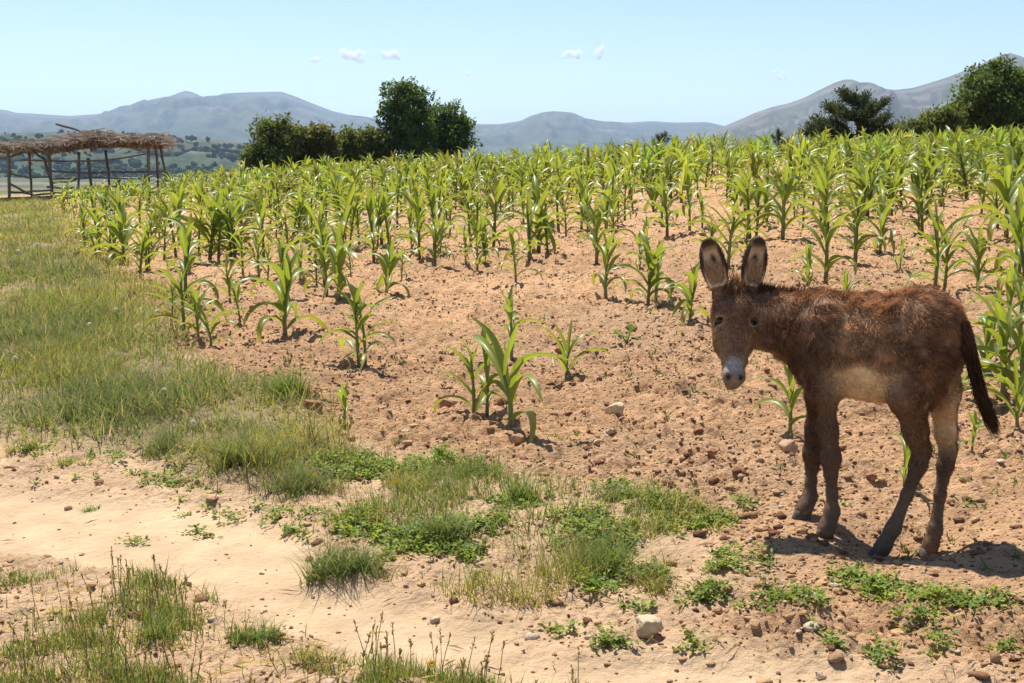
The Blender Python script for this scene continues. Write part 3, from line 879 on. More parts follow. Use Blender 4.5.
stone(712, 463, 13, 9, 'small dark red stone on open soil below the donkey head', RUST, 12)
stone(560, 352, 12, 8, 'small brown stone on the soil behind the sprawling maize plant', RUST, 13)
stone(632, 331, 14, 9, 'dark reddish stone near the small broad-leaved weed', RUST, 14)
stone(480, 458, 12, 7, 'pale little stone at the top of the leafy weed patch', BUFF, 15)
stone(822, 668, 14, 8, 'pale stone on sandy soil at the bottom right', BUFF, 16)
stone(540, 300, 10, 6, 'dull stone on the bare soil between two maize rows', PINK, 17)

# clods: crumbs of the tilled soil, one mass
def build_clods():
    g = np.random.default_rng(77)
    n = 110000
    r = np.exp(g.uniform(math.log(3.2), math.log(22), n)); a = g.uniform(-0.5, 0.55, n)
    x, y = r * np.sin(a), r * np.cos(a)
    z, f, p, gr = terrain_full(x, y, True)
    patchy = vnoise(x * 1.3 + 5, y * 1.3)
    keep = g.random(n) < (f * (0.12 + 1.5 * patchy ** 1.6) + (1 - f) * (1 - p) * (1 - gr) * 0.13 + p * 0.03)
    far = np.ones(n, bool)
    for i in range(4): far &= np.hypot(x - _fp[i, 0], y - _fp[i, 1]) > 0.07
    q = ground_hit(750, 376); far &= np.hypot(x - q[0], (y - q[1]) * 0.5) > 0.10
    keep &= far
    x, y, z, r = x[keep], y[keep], z[keep], r[keep]
    acc = Acc()
    var = []; var1 = []
    for k in range(24):
        v = ICO2[0].copy()
        for _ in range(5):
            m = g.normal(0, 1, 3); m /= np.linalg.norm(m); v -= np.maximum(v @ m - g.uniform(.5, .8), 0)[:, None] * m * .9
        v *= (0.6 + 0.8 * vnoise3(v * 1.9 + k * 3.3))[:, None]; var.append(v)
        v = ICO1[0] * g.uniform(0.6, 1.35, (12, 1)); var1.append(v)
    for i in range(len(x)):
        sz = min(0.0021 * math.exp(g.exponential(0.53)) + 0.00034 * r[i], 0.019)
        small = sz < 0.0035 + 0.0005 * r[i]
        v = (var1 if small else var)[g.integers(24)] * sz * g.uniform(0.7, 1.3, 3) * [1.2, 1.2, 0.7]
        t = g.uniform(0, 6.28); c, s = math.cos(t), math.sin(t)
        v = np.stack([v[:, 0] * c - v[:, 1] * s, v[:, 0] * s + v[:, 1] * c, v[:, 2]], 1)
        b = (np.array([0.52, 0.315, 0.170]) if g.random() > 0.36 else np.array([0.27, 0.135, 0.075])) * g.uniform(0.7, 1.12) if g.random() > 0.07 else np.array([0.56, 0.44, 0.31])
        acc.add(v + [x[i], y[i], z[i] + sz * 0.15], None, ICO1[1] if small else ICO2[1], b)
    tag(obj('soil_clods', acc.mesh('soil_clods', [M['clod']])), 'reddish crumbs and clods of tilled soil strewn over the field', 'soil', kind='stuff')
    # dry straw and roots lying about
    acc = Acc(); n = 1500
    r = np.exp(g.uniform(math.log(3.0), math.log(14), n)); a = g.uniform(-0.5, 0.5, n)
    x, y = r * np.sin(a), r * np.cos(a); z, f, p, gr = terrain_full(x, y, True)
    k = g.random(n) < 0.75 - 0.62 * p; x, y, z = x[k], y[k], z[k]; n = len(x)
    th = g.uniform(0, 6.28, n)
    leaves(acc, np.stack([x, y, z + 0.008], 1), np.stack([np.cos(th), np.sin(th), g.normal(0.03, 0.12, n)], 1), np.array([0, 0, 1.0]) + g.normal(0, .3, (n, 3)), g.uniform(0.02, 0.11, n), 0.004,
           np.array([0.36, 0.26, 0.16]) * g.uniform(0.45, 1.3, (n, 1)))
    tag(obj('straw_litter', acc.mesh('straw_litter', [M['grass']])), 'bits of dry straw littering the bare soil', 'straw', kind='stuff')
build_clods()

# ------------------------------------------------------------------ maize
def maize_leaf(g, h0, az, L, W, el, droop, c0, c1, segs=9, twist=0.3):
    """one arching blade from the stalk at height h0; returns Acc"""
    a = Acc()
    t = np.linspace(0, 1, segs + 1)
    ang = el - droop * t ** 1.5
    ds = L / segs
    outw = np.concatenate([[0], np.cumsum(np.cos(ang[:-1]) * ds)]); up = np.concatenate([[0], np.cumsum(np.sin(ang[:-1]) * ds)])
    bend = az + 0.25 * g.normal() * t ** 2
    c = np.stack([np.cos(bend) * outw, np.sin(bend) * outw, h0 + up], 1)
    w = W * np.clip(0.30 + 2.6 * t, 0, 1) ** 0.9 * (1 - t ** 3.2) ** 0.8 + 0.001
    wav = g.uniform(0, 6.28)
    V = []
    for k in range(segs + 1):
        out = np.array([np.cos(bend[k]), np.sin(bend[k]), 0]); sd = np.array([-out[1], out[0], 0])
        n = -math.sin(ang[k]) * out + np.array([0, 0, math.cos(ang[k])])
        tw = twist * t[k] ** 1.4
        s2 = sd * math.cos(tw) + n * math.sin(tw); n2 = n * math.cos(tw) - sd * math.sin(tw)
        fold = 0.75 * (1 - t[k]) + 0.22
        r1 = 0.10 * w[k] * math.sin(wav + t[k] * 13); r2 = 0.10 * w[k] * math.sin(wav + 1.7 + t[k] * 11)
        hw = w[k] / 2
        for f, rr in ((-1, r1), (-0.5, r1 * .4), (0, 0), (0.5, r2 * .4), (1, r2)):
            V.append(c[k] + s2 * hw * f * math.cos(fold * 0.6) + n2 * (abs(f) ** 1.2 * hw * math.sin(fold * 0.9) + rr))
    q = [[k * 5 + j, k * 5 + j + 1, (k + 1) * 5 + j + 1, (k + 1) * 5 + j] for k in range(segs) for j in range(4)]
    tt = np.repeat(t, 5)[:, None]; mid = np.tile([0, 0, 1, 0, 0], segs + 1)[:, None]
    col = np.array(c0) * (1 - tt) + np.array(c1) * tt
    col = col * (1 - 0.35 * mid) + np.array([0.30, 0.36, 0.13]) * 0.35 * mid
    tipdry = sstep(0.90, 1.0, tt) * g.random()
    col = col * (1 - tipdry) + np.array([0.33, 0.26, 0.10]) * tipdry
    a.add(np.array(V), q, None, col)
    return a

G0, G1, GY = np.array([0.135, 0.205, 0.036]), np.array([0.200, 0.275, 0.045]), np.array([0.340, 0.330, 0.065])
def maize_variant(seed, form='mid'):
    """(stalk Acc, [leaf Acc, ...]) for a plant about 1 m tall to its highest leaf"""
    g = np.random.default_rng(seed)
    st = Acc()
    sh = {'mid': 0.62, 'slim': 0.66, 'bushy': 0.5, 'small': 0.5, 'sprawl': 0.42}[form]
    nl = {'mid': 9, 'slim': 9, 'bushy': 11, 'small': 6, 'sprawl': 7}[form]
    lean = g.normal(0, 0.035, 2)
    k = 8; tz = np.linspace(0, 1, k)
    pts = np.stack([lean[0] * tz ** 2 + 0.008 * np.sin(tz * 5 + seed), lean[1] * tz ** 2, tz * sh - 0.04], 1)
    colr = (np.array([0.20, 0.20, 0.07])[None] * (1 - tz[:, None]) + np.array([0.16, 0.25, 0.06])[None] * tz[:, None])
    colr[0] = [0.22, 0.12, 0.08]; colr[1] = [0.21, 0.17, 0.08]
    r = np.linspace(0.021, 0.012, k) * (0.8 if form == 'slim' else 1.0) * (1 + 0.12 * (np.arange(k) % 2))
    tube(st, pts, r, (1, 1, 1), 8, jit=0.1)
    cc = np.repeat(colr, 8, axis=0); st.c[-1][:len(cc)] = cc; st.c[-1][len(cc):] = colr[-1]
    lv = []
    az0 = g.uniform(0, 6.28)
    for i in range(nl):
        f = (i + 0.6) / nl
        h = sh * (0.10 + 0.86 * f)
        az = az0 + math.pi * i + g.normal(0, 0.35)
        big = math.sin(math.pi * min(0.25 + 0.62 * f, 1)) 
        L = {'mid': 0.56, 'slim': 0.50, 'bushy': 0.66, 'small': 0.62, 'sprawl': 0.85}[form] * (0.42 + 0.62 * big) * g.uniform(0.85, 1.15)
        W = {'mid': 0.076, 'slim': 0.063, 'bushy': 0.092, 'small': 0.095, 'sprawl': 0.076}[form] * (0.55 + 0.5 * big) * g.uniform(0.85, 1.15)
        el = 0.72 + 0.60 * f + g.normal(0, 0.16)
        droop = g.uniform(1.2, 3.0) * (1.15 - 0.75 * f) + (0.35 if form in ('bushy', 'sprawl') else 0.0)
        if i >= nl - 2: el, droop, L = 1.38 + g.normal(0, 0.08), g.uniform(0.15, 1.0), L * 0.78
        y = max(0, 0.55 - f) * g.uniform(0.2, 1.5) + 0.25 * g.random() ** 2
        y = min(y, 0.9)
        b = G0 * (1 - f) + G1 * f
        lx = np.array([lean[0] * (h / sh) ** 2 + 0.008 * math.sin(h / sh * 5 + seed), lean[1] * (h / sh) ** 2, 0])
        a = maize_leaf(g, h - 0.04, az, L, W, el, droop, b * (1 - y * 0.6) + GY * y * 0.6, b * (1 - y) + GY * y, twist=g.normal(0, 0.55))
        a.v[0] = a.v[0] + lx
        lv.append(a)
    top = max(v.v[0][:, 2].max() for v in lv)
    for a in [st] + lv: a.v = [v / top for v in a.v]
    return st, lv

FORMS = ['mid', 'mid', 'slim', 'bushy', 'mid', 'slim', 'bushy', 'mid', 'slim', 'mid', 'small', 'small', 'sprawl', 'sprawl', 'bushy', 'mid']
VAR = [maize_variant(100 + i, f) for i, f in enumerate(FORMS)]
VPARTS = []; VJOIN = []; VDATA = []
for st, lv in VAR:
    VPARTS.append((st.mesh('stalk', [M['stalk']]), [l.mesh('leaf', [M['leaf']]) for l in lv]))
    v = np.concatenate([st.v[0]] + [l.v[0] for l in lv]); c = np.concatenate([st.c[0]] + [l.c[0] for l in lv])
    q = [np.concatenate(st.q)]; n = len(st.v[0])
    for l in lv: q.append(l.q[0] + n); n += len(l.v[0])
    q = np.concatenate(q); t = st.t[0]
    VDATA.append((v, q, t, c))
    VJOIN.append(mesh_np('maize_plant', v, [q, t], c, True, [M['leaf']]))

def plant_parts(vi, loc, H, rz, label, group='maize plants of the field'):
    e = empty('maize_plant', loc); e.scale = (H, H, H); e.rotation_euler = (0, 0, rz)
    tag(e, label, 'maize', group)
    obj('stalk', VPARTS[vi][0], e)
    for l in VPARTS[vi][1]: obj('leaf', l, e)
    return e

# (foot x, foot y, top y, form, turn, label)
NEAR = [
 (358, 366, 273, 2, 0.4, 'taller left stalk of the lone maize pair on bare soil left of centre'),
 (366, 364, 284, 8, 2.4, 'shorter right stalk of the lone maize pair on bare soil left of centre'),
 (345, 423, 380, 10, 0.2, 'tiny maize seedling near the squarish reddish stone'),
 (474, 411, 330, 0, 1.2, 'leftmost stalk of the three-stalk maize clump in the middle of bare soil'),
 (488, 413, 318, 2, 2.9, 'middle stalk of the three-stalk maize clump in the middle of bare soil'),
 (511, 428, 320, 12, 0.1, 'rightmost stalk of the three-stalk maize clump, with a long leaf arching right'),
 (512, 357, 283, 5, 1.0, 'slender maize plant standing directly behind the three-stalk clump'),
 (516, 287, 228, 2, 1.9, 'tall thin maize plant two rows behind the three-stalk clump'),
 (565, 376, 315, 13, 0.0, 'sprawling maize plant with long low leaves right of the three-stalk clump'),
 (606, 299, 230, 4, 0.6, 'droopy maize plant left of the dense clump in mid field'),
 (648, 305, 232, 3, 1.4, 'bushy maize plant halfway between the three-stalk clump and the donkey head'),
 (656, 303, 240, 0, 2.7, 'narrower maize plant touching the bushy one in mid field'),
 (690, 320, 255, 3, 0.3, 'bushy maize plant just left of the donkey ears'),
 (728, 268, 198, 1, 1.1, 'tall maize plant rising behind the donkey ears'),
 (807, 292, 246, 6, 0.5, 'spreading maize plant peeping over the donkey back behind its neck'),
 (846, 300, 262, 12, 2.0, 'low sprawling maize plant half hidden behind the donkey back'),
 (790, 443, 374, 10, 0.9, 'small upright maize plant below the donkey neck'),
 (904, 486, 428, 12, 2.6, 'small drooping maize plant seen between the donkey belly and the ground'),
 (285, 333, 240, 3, 0.2, 'large bushy maize plant standing alone left of the lone pair'),
 (339, 299, 222, 14, 2.2, 'broad maize plant with whitish glinting leaves behind the lone pair'),
 (327, 296, 240, 0, 0.8, 'smaller maize plant on the left of the broad glinting plant'),
 (173, 326, 281, 5, 0.3, 'first from left of four maize stalks at the edge of the grass'),
 (184, 332, 258, 0, 1.7, 'second from left and tallest of four maize stalks at the edge of the grass'),
 (198, 339, 284, 4, 2.8, 'third from left of four maize stalks at the edge of the grass'),
 (211, 343, 292, 12, 0.7, 'rightmost of four maize stalks at the edge of the grass'),
 (189, 273, 220, 1, 0.1, 'upright maize plant behind the four stalks at the edge of the grass'),
 (124, 264, 203, 14, 1.5, 'tall bushy maize plant at the right of the clump nearest the far left grass'),
 (115, 259, 215, 0, 0.3, 'maize plant second from right in the clump nearest the far left grass'),
 (99, 256, 204, 3, 2.5, 'yellowish bushy maize plant in the middle of the clump nearest the far left grass'),
 (85, 247, 200, 9, 1.0, 'leftmost maize plant of the clump nearest the far left grass'),
 (259, 281, 226, 9, 0.9, 'maize plant behind the large bushy one left of centre'),
 (243, 277, 232, 4, 1.9, 'paler maize plant left of the one behind the large bushy plant'),
 (477, 272, 217, 2, 0.0, 'maize plant with a thick dark stalk behind bare soil at centre'),
 (466, 266, 228, 5, 1.3, 'thin maize plant just left of the one with a thick dark stalk'),
 (440, 256, 214, 8, 0.3, 'slim maize plant left of centre at the back of the bare patch'),
 (412, 254, 204, 2, 2.6, 'slim maize plant at the left back corner of the bare patch'),
 (566, 236, 192, 9, 1.2, 'maize plant at the back right corner of the bare patch'),
 (782, 240, 163, 1, 0.5, 'tall glossy maize plant behind the donkey head right of the ears'),
 (855, 248, 194, 8, 2.2, 'left of two close maize plants behind the middle of the donkey back'),
 (880, 253, 191, 3, 0.9, 'right and leafier of two close maize plants behind the donkey back'),
 (900, 270, 236, 12, 2.4, 'low maize plant behind the donkey rump with one long leaf'),
 (945, 284, 213, 3, 2.0, 'leafy maize plant above the donkey rump'),
 (977, 290, 222, 1, 0.2, 'maize plant right of the leafy one above the donkey rump'),
 (1006, 236, 148, 14, 1.0, 'very tall dense maize plant at the right edge of the picture'),
 (1002, 398, 286, 3, 2.4, 'large glossy maize plant right of the donkey tail'),
 (986, 372, 305, 6, 0.8, 'maize plant partly behind the donkey tail root'),
 (1020, 348, 262, 9, 0.4, 'maize plant at the right edge behind the large glossy one'),
 (596, 263, 196, 1, 0.4, 'tall upright maize plant behind the droopy one left of the dense mid-field clump'),
 (613, 242, 187, 8, 1.4, 'slim maize plant up the slope behind the tall upright one in mid field'),
 (690, 232, 166, 2, 2.1, 'tall slim maize plant standing clear of the rows above the left donkey ear'),
 (661, 224, 172, 7, 0.6, 'maize plant at the front of the far rows left of the tall slim one'),
 (546, 250, 206, 9, 2.8, 'maize plant at the top of the bare patch left of the tall upright one'),
 (640, 268, 226, 5, 0.9, 'thin maize plant above the bushy one in mid field'),
 (300, 282, 232, 7, 1.2, 'maize plant between the large bushy one and the broad glinting one, further back'),
 (230, 300, 250, 9, 2.3, 'maize plant between the four stalks at the grass edge and the large bushy one'),
 (1008, 332, 256, 0, 1.9, 'maize plant between the very tall one and the large glossy one at the right edge'),
 (993, 338, 283, 8, 0.3, 'thin maize plant above the donkey tail root'),
 (1022, 404, 306, 6, 1.6, 'maize plant cut by the right edge beside the large glossy one'),
 (1018, 425, 350, 13, 2.9, 'drooping maize plant at the right edge level with the donkey hocks'),
 (972, 452, 412, 11, 1.0, 'little maize stump behind the donkey tail tip'),
]
USED = []
for (px, py, ty, vi, rz, lab) in NEAR:
    q, s = on_ground(px, py)
    plant_parts(vi, q, (py - ty) / s * 1.02, rz, lab)
    USED.append(q[:2])
USED = np.array(USED)

def far_maize():
    g = np.random.default_rng(99)
    pts = []
    for yy in np.arange(7.5, 50, 0.86):
        for xx in np.arange(-18, 27, 0.70):
            x0 = xx + g.normal(0, 0.12) + 0.2 * math.sin(yy * 1.7); y0 = yy + g.normal(0, 0.09)
            for k in range(g.choice([1, 2, 3], p=[0.5, 0.36, 0.14])):
                pts.append((x0 + g.normal(0, 0.12), y0 + g.normal(0, 0.10), g.random()))
    pts = np.array(pts)
    z = terrain_full(pts[:, 0], pts[:, 1])
    px, py = project(np.stack([pts[:, 0], pts[:, 1], z], 1))
    sd = poly_sd(FIELD, pts[:, 0], pts[:, 1])
    # thin stand near the camera and in the bare patch at the centre, full rows beyond
    lim = np.interp(px, [40, 90, 150, 230, 330, 420, 560, 700, 800, 900, 1000, 1100], [210, 236, 276, 278, 272, 262, 246, 246, 240, 240, 250, 290])
    pr = np.interp(py - lim, [-40, -20, -6, 6, 30, 60], [0.62, 0.54, 0.46, 0.36, 0.17, 0.0])
    pr = np.where((px > 1024) & (py < 420), np.maximum(pr, 0.6), pr)
    pr = pr * (0.18 + 1.5 * vnoise(pts[:, 0] * 0.7 + 3, pts[:, 1] * 0.55))
    keep = (sd < -0.08) & (pts[:, 2] < pr) & (px > -60) & (px < 1120) & (py > 140)
    dmin = np.full(len(pts), 9.0)
    for u in USED: dmin = np.minimum(dmin, np.hypot(pts[:, 0] - u[0], pts[:, 1] - u[1]))
    # nothing on the donkey's own standing place
    keep &= (dmin > 0.22) & ~((pts[:, 0] > 0.4) & (pts[:, 0] < 2.3) & (pts[:, 1] < 6.4))
    P3 = np.stack([pts[:, 0], pts[:, 1], z], 1)[keep]; px = px[keep]
    order = np.argsort(P3[:, 1]); P3 = P3[order]; px = px[order]
    H = np.clip((0.72 + 0.008 * (P3[:, 1] - 10) + 0.005 * P3[:, 0] + g.normal(0, 0.17, len(P3)) - 0.36 * sstep(-5, -13, P3[:, 0])) * (0.92 + 0.3 * (vnoise(P3[:, 0] * 0.3, P3[:, 1] * 0.3) - .5)), 0.38, 1.45)
    H = np.where(P3[:, 1] < 22, np.minimum(H, 0.98), H)
    rows = []
    for i in range(len(P3)):
        vi = int(g.choice([0, 1, 2, 2, 3, 4, 5, 5, 7, 8, 8, 9, 14, 15])); rz = g.uniform(0, 6.28)
        rows.append((P3[i], H[i], vi, rz))
    NI = 295 - len(NEAR)
    for (p, h, vi, rz), x in zip(rows[:NI], px[:NI]):
        o = obj('maize_plant', VJOIN[vi], None, p); o.scale = (h, h, h); o.rotation_euler = (g.normal(0, .05), g.normal(0, .05), rz)
        if x < 300: lab, grp = 'young maize plant in the crowded rows at the left, near the grass', 'maize rows at the left'
        elif x < 640: lab, grp = 'young maize plant in the front rows beyond the bare patch at the centre', 'maize rows at the centre'
        else: lab, grp = 'young maize plant in the front rows behind the donkey at the right', 'maize rows at the right'
        tag(o, lab, 'maize', grp)
    acc = Acc()
    for (p, h, vi, rz) in rows[NI:]:
        v, q, t, c = VDATA[vi]
        cs, sn = math.cos(rz) * h, math.sin(rz) * h
        w = np.stack([v[:, 0] * cs - v[:, 1] * sn, v[:, 0] * sn + v[:, 1] * cs, v[:, 2] * h], 1) + p
        acc.add(w, q, t, c * g.uniform(0.6, 1.25) * np.array([g.uniform(0.8, 1.2), 1, 1]))
    tag(obj('maize_rows', acc.mesh('maize_rows', [M['leaf']])), 'dense far rows of green maize reaching back to the trees', 'maize', kind='stuff')
    print('maize', len(rows))
far_maize()

# ================================================================== THE DONKEY FOAL
def build_donkey():
    g = np.random.default_rng(5)
    TH = math.radians(28)
    fw = np.array([-math.cos(TH), math.sin(TH), 0.0]); lf = np.array([-math.sin(TH), -math.cos(TH), 0.0]); up = np.array([0, 0, 1.0])
    B = P(889, 345, 4.60); 
    BR = np.stack([fw, lf, up])                       # world -> body rows
    def bp(f, l, z): return np.array([B[0], B[1], 0]) + fw * f + lf * l + up * z
    zt, zb = P(889, 289, 4.6)[2] - 0.018, P(865, 407, 4.5)[2] + 0.012
    zc = (zt + zb) / 2; hr = (zt - zb) / 2
    # head frame
    Hp, Hm = P(737, 293, 4.80), P(734.5, 383, 4.63)
    ax = (Hm - Hp); HL = np.linalg.norm(ax); ax = ax / HL
    sd = np.array([1.0, -0.02, 0.03]); sd -= ax * (sd @ ax); sd /= np.linalg.norm(sd)
    nf = np.cross(ax, sd); nf /= np.linalg.norm(nf)
    if nf[1] > 0: nf = -nf                              # faces the viewer
    HR = np.stack([sd, nf, ax])
    k = HL / 0.36
    def hp(s_, n_, a_): return Hp + (sd * s_ + nf * n_ + ax * a_) * k
    prims = []       # (kind, params, blend, tag)
    def ell(c, r, R, bl, tg): prims.append(('e', np.asarray(c, float), np.asarray(r, float), R, bl, tg))
    def cone(a, b, ra, rb, bl, tg): prims.append(('c', np.asarray(a, float), np.asarray(b, float), (ra, rb), bl, tg))
    # trunk
    ell(bp(0.05, 0, zc - 0.006), (0.27, 0.148, hr * 0.985), BR, 0.04, 'body')
    ell(bp(0.04, 0, zc - 0.02), (0.21, 0.158, hr * 0.93), BR, 0.04, 'belly')
    ell(bp(0.22, 0, zc - 0.014), (0.15, 0.132, hr * 0.95), BR, 0.05, 'body')
    ell(bp(0.12, 0, zt - 0.098), (0.16, 0.06, 0.075), BR, 0.05, 'body')
    ell(bp(-0.122, 0, zt - 0.130), (0.140, 0.130, 0.156), BR, 0.05, 'body')
    for s in (1, -1):
        ell(bp(-0.135, 0.070 * s, zc - 0.02), (0.098, 0.066, 0.19), BR, 0.05, 'thigh')
        ell(bp(0.20, 0.080 * s, zc - 0.02), (0.085, 0.055, 0.16), BR, 0.05, 'body')
    # neck
    wi = bp(0.25, 0, zt - 0.135)
    cone(P(746, 318, 4.81), wi, 0.070, 0.115, 0.05, 'neck')
    cone(P(754, 329, 4.81), bp(0.29, 0, zc + 0.03), 0.060, 0.125, 0.05, 'neck')
    cone(P(748, 305, 4.83), bp(0.2, 0, zt - 0.098), 0.045, 0.06, 0.05, 'neck')
    # legs
    def leg(pts, tg, bl=0.022):
        for (a, ra), (b, rb) in zip(pts[:-1], pts[1:]): cone(a, b, ra, rb, bl, tg)
    leg([(bp(-0.12, 0.075, zc), 0.090), (P(907, 396, 4.47), 0.062), (P(915, 430, 4.49), 0.037), (P(921, 453, 4.50), 0.030)], 'thigh', 0.035)
    leg([(P(924, 448, 4.51), 0.025), (P(918, 466, 4.50), 0.028), (P(907, 495, 4.49), 0.0188), (P(893, 529, 4.48), 0.0255), (P(884, 545, 4.48), 0.026), (P(881, 550, 4.48), 0.030)], 'shank')
    leg([(bp(-0.15, -0.06, zc), 0.090), (P(943, 392, 4.62), 0.055), (P(945, 430, 4.65), 0.035), (P(947, 453, 4.66), 0.029)], 'inner', 0.035)
    leg([(P(951, 448, 4.67), 0.024), (P(945, 466, 4.66), 0.027), (P(940, 495, 4.64), 0.0180), (P(935, 530, 4.62), 0.0245), (P(931, 544, 4.61), 0.0255), (P(929, 549, 4.61), 0.029)], 'shank')
    leg([(bp(0.20, 0.085, zc - 0.02), 0.075), (P(825, 390, 4.60), 0.044), (P(828, 430, 4.61), 0.029), (P(831, 458, 4.61), 0.035)], 'fore', 0.04)
    leg([(P(831, 458, 4.605), 0.035), (P(831, 474, 4.61), 0.022), (P(832, 492, 4.61), 0.0180), (P(832, 512, 4.60), 0.026), (P(828, 525, 4.595), 0.027), (P(826, 530, 4.59), 0.031)], 'shank')
    leg([(bp(0.20, -0.085, zc - 0.02), 0.075), (P(819, 395, 4.80), 0.042), (P(815, 430, 4.82), 0.028), (P(813, 454, 4.82), 0.033)], 'fore', 0.04)
    leg([(P(813, 453, 4.82), 0.035), (P(812, 468, 4.82), 0.021), (P(811, 482, 4.81), 0.0178), (P(810, 497, 4.80), 0.025), (P(805, 507, 4.785), 0.0265), (P(803, 511, 4.78), 0.030)], 'shank')
    # head
    ell(hp(0, -0.055, 0.060), (0.086 * k, 0.080 * k, 0.092 * k), HR, 0.02, 'head')
    for s in (1, -1):
        ell(hp(0.038 * s, -0.080, 0.140), (0.038 * k, 0.066 * k, 0.085 * k), HR, 0.03, 'head')
        ell(hp(0.062 * s, -0.010, 0.092), (0.021 * k, 0.022 * k, 0.026 * k), HR, 0.018, 'head')
        cone(hp(0.052 * s, -0.026, 0.150), hp(0.024 * s, -0.030, 0.27), 0.020 * k, 0.014 * k, 0.03, 'head')
        ell(hp(0.020 * s, -0.016, 0.330), (0.020 * k, 0.024 * k, 0.026 * k), HR, 0.015, 'muzzle')
    cone(hp(0, -0.025, 0.07), hp(0, -0.032, 0.29), 0.062 * k, 0.032 * k, 0.025, 'face')
    cone(hp(0, -0.075, 0.16), hp(0, -0.058, 0.30), 0.042 * k, 0.027 * k, 0.03, 'head')
    ell(hp(0, -0.036, 0.318), (0.036 * k, 0.040 * k, 0.042 * k), HR, 0.02, 'muzzle')
    ell(hp(0, -0.066, 0.338), (0.028 * k, 0.026 * k, 0.026 * k), HR, 0.012, 'muzzle')
    # ears: deep cups, opening to the viewer
    ears = []
    for (bx, by, tx, ty, d0, d1, roll) in ((720, 291, 707.5, 241, 4.83, 4.85, -0.25), (750, 291, 758.5, 239.5, 4.83, 4.85, 0.25)):
        b, t = P(bx, by, d0), P(tx, ty, d1)
        a = (t - b); L = np.linalg.norm(a); a /= L
        front = np.array([roll, -1.0, 0.05]); front -= a * (front @ a); front /= np.linalg.norm(front)
        w = np.cross(a, front)
        R = np.stack([w, front, a])
        ears.append((b, a, L, front, w, R))
    subs = []
    for s in (1, -1):
        subs.append((hp(0.069 * s, 0.012, 0.118), np.array([0.016, 0.014, 0.0115]) * k, HR))
        subs.append((hp(0.023 * s, 0.004, 0.338), np.array([0.007, 0.012, 0.011]) * k, HR))
    subs.append((hp(0, -0.034, 0.369), np.array([0.045, 0.05, 0.0028]) * k, HR))

    def sd_e(p, c, r, R):
        q = (p - c) @ R.T
        k0 = np.linalg.norm(q / r, axis=-1); k1 = np.linalg.norm(q / (r * r), axis=-1)
        return k0 * (k0 - 1) / np.maximum(k1, 1e-9)
    def sd_c(p, a, b, rr):
        ab = b - a; t = np.clip(((p - a) @ ab) / (ab @ ab), 0, 1)
        return np.linalg.norm(p - a - t[..., None] * ab, axis=-1) - (rr[0] + (rr[1] - rr[0]) * t)
    def dist(pr, p): return sd_e(p, pr[1], pr[2], pr[3]) if pr[0] == 'e' else sd_c(p, pr[1], pr[2], pr[3])
    lo = np.array([P(690, 300, 4.8)[0], 4.15, 0.03]); hi = np.array([P(990, 300, 4.6)[0] + 0.04, 5.15, P(750, 225, 4.8)[2]])
    h = 0.0055
    dims = np.ceil((hi - lo) / h).astype(int)
    vol = np.full(dims, 0.2, np.float32)
    axs = [lo[i] + h * np.arange(dims[i]) for i in range(3)]
    def region(c0, c1):
        i0 = np.maximum(((c0 - lo) / h).astype(int), 0); i1 = np.minimum(((c1 - lo) / h).astype(int) + 2, dims)
        sl = tuple(slice(a, b) for a, b in zip(i0, i1))
        p = np.stack(np.meshgrid(*[axs[i][sl[i]] for i in range(3)], indexing='ij'), -1)
        return sl, p
    for pr in prims:
        if pr[0] == 'e': m = np.max(pr[2]) + 0.07; c0, c1 = pr[1] - m, pr[1] + m
        else:
            m = max(pr[3]) + 0.07; c0, c1 = np.minimum(pr[1], pr[2]) - m, np.maximum(pr[1], pr[2]) + m
        sl, p = region(c0, c1)
        d = dist(pr, p).astype(np.float32); o = vol[sl]; bl = pr[4]
        hh = np.clip(0.5 + 0.5 * (o - d) / bl, 0, 1)
        vol[sl] = o * (1 - hh) + d * hh - bl * hh * (1 - hh)
    for (b, a, L, front, w, R) in ears:
        c = b + a * L * 0.50
        sl, p = region(c - 0.2, c + 0.2)
        q = (p - b) @ R.T; t = np.clip(q[..., 2] / L, 0, 1)
        wid = 0.0445 * np.clip(np.sin(np.pi * np.clip(0.20 + 0.80 * t, 0, 1)) ** 0.75, 0.02, 1)     # leaf-shaped
        outer = sd_e(p, c, np.array([0.0490, 0.032, L * 0.56]), R)
        inner = sd_e(p, c + front * 0.021 + a * 0.006, np.array([0.0385, 0.036, L * 0.50]), R)
        d = np.maximum(outer, -inner).astype(np.float32)
        stub = sd_c(p, b - a * 0.04, b + a * 0.012, (0.034, 0.026)).astype(np.float32)
        o = vol[sl]; bl = 0.012
        for dd in (d, stub.astype(np.float32)):
            hh = np.clip(0.5 + 0.5 * (o - dd) / bl, 0, 1); o = o * (1 - hh) + dd * hh - bl * hh * (1 - hh)
        vol[sl] = o
    for c, r, R in subs:
        sl, p = region(c - 0.09, c + 0.09)
        vol[sl] = np.maximum(vol[sl], -sd_e(p, c, r, R).astype(np.float32))
    V, Q = surface_nets(vol, lo, h)
    # normals
    def vnormals(V, Q):
        n = np.cross(V[Q[:, 2]] - V[Q[:, 0]], V[Q[:, 3]] - V[Q[:, 1]])
        N = np.zeros_like(V)
        for j in range(4): np.add.at(N, Q[:, j], n)
        return N / (np.linalg.norm(N, axis=1)[:, None] + 1e-12)
    N = vnormals(V, Q)
    # ---- which part of the coat each point belongs to
    tags = ['body', 'belly', 'neck', 'thigh', 'inner', 'fore', 'shank', 'head', 'face', 'muzzle', 'ear']
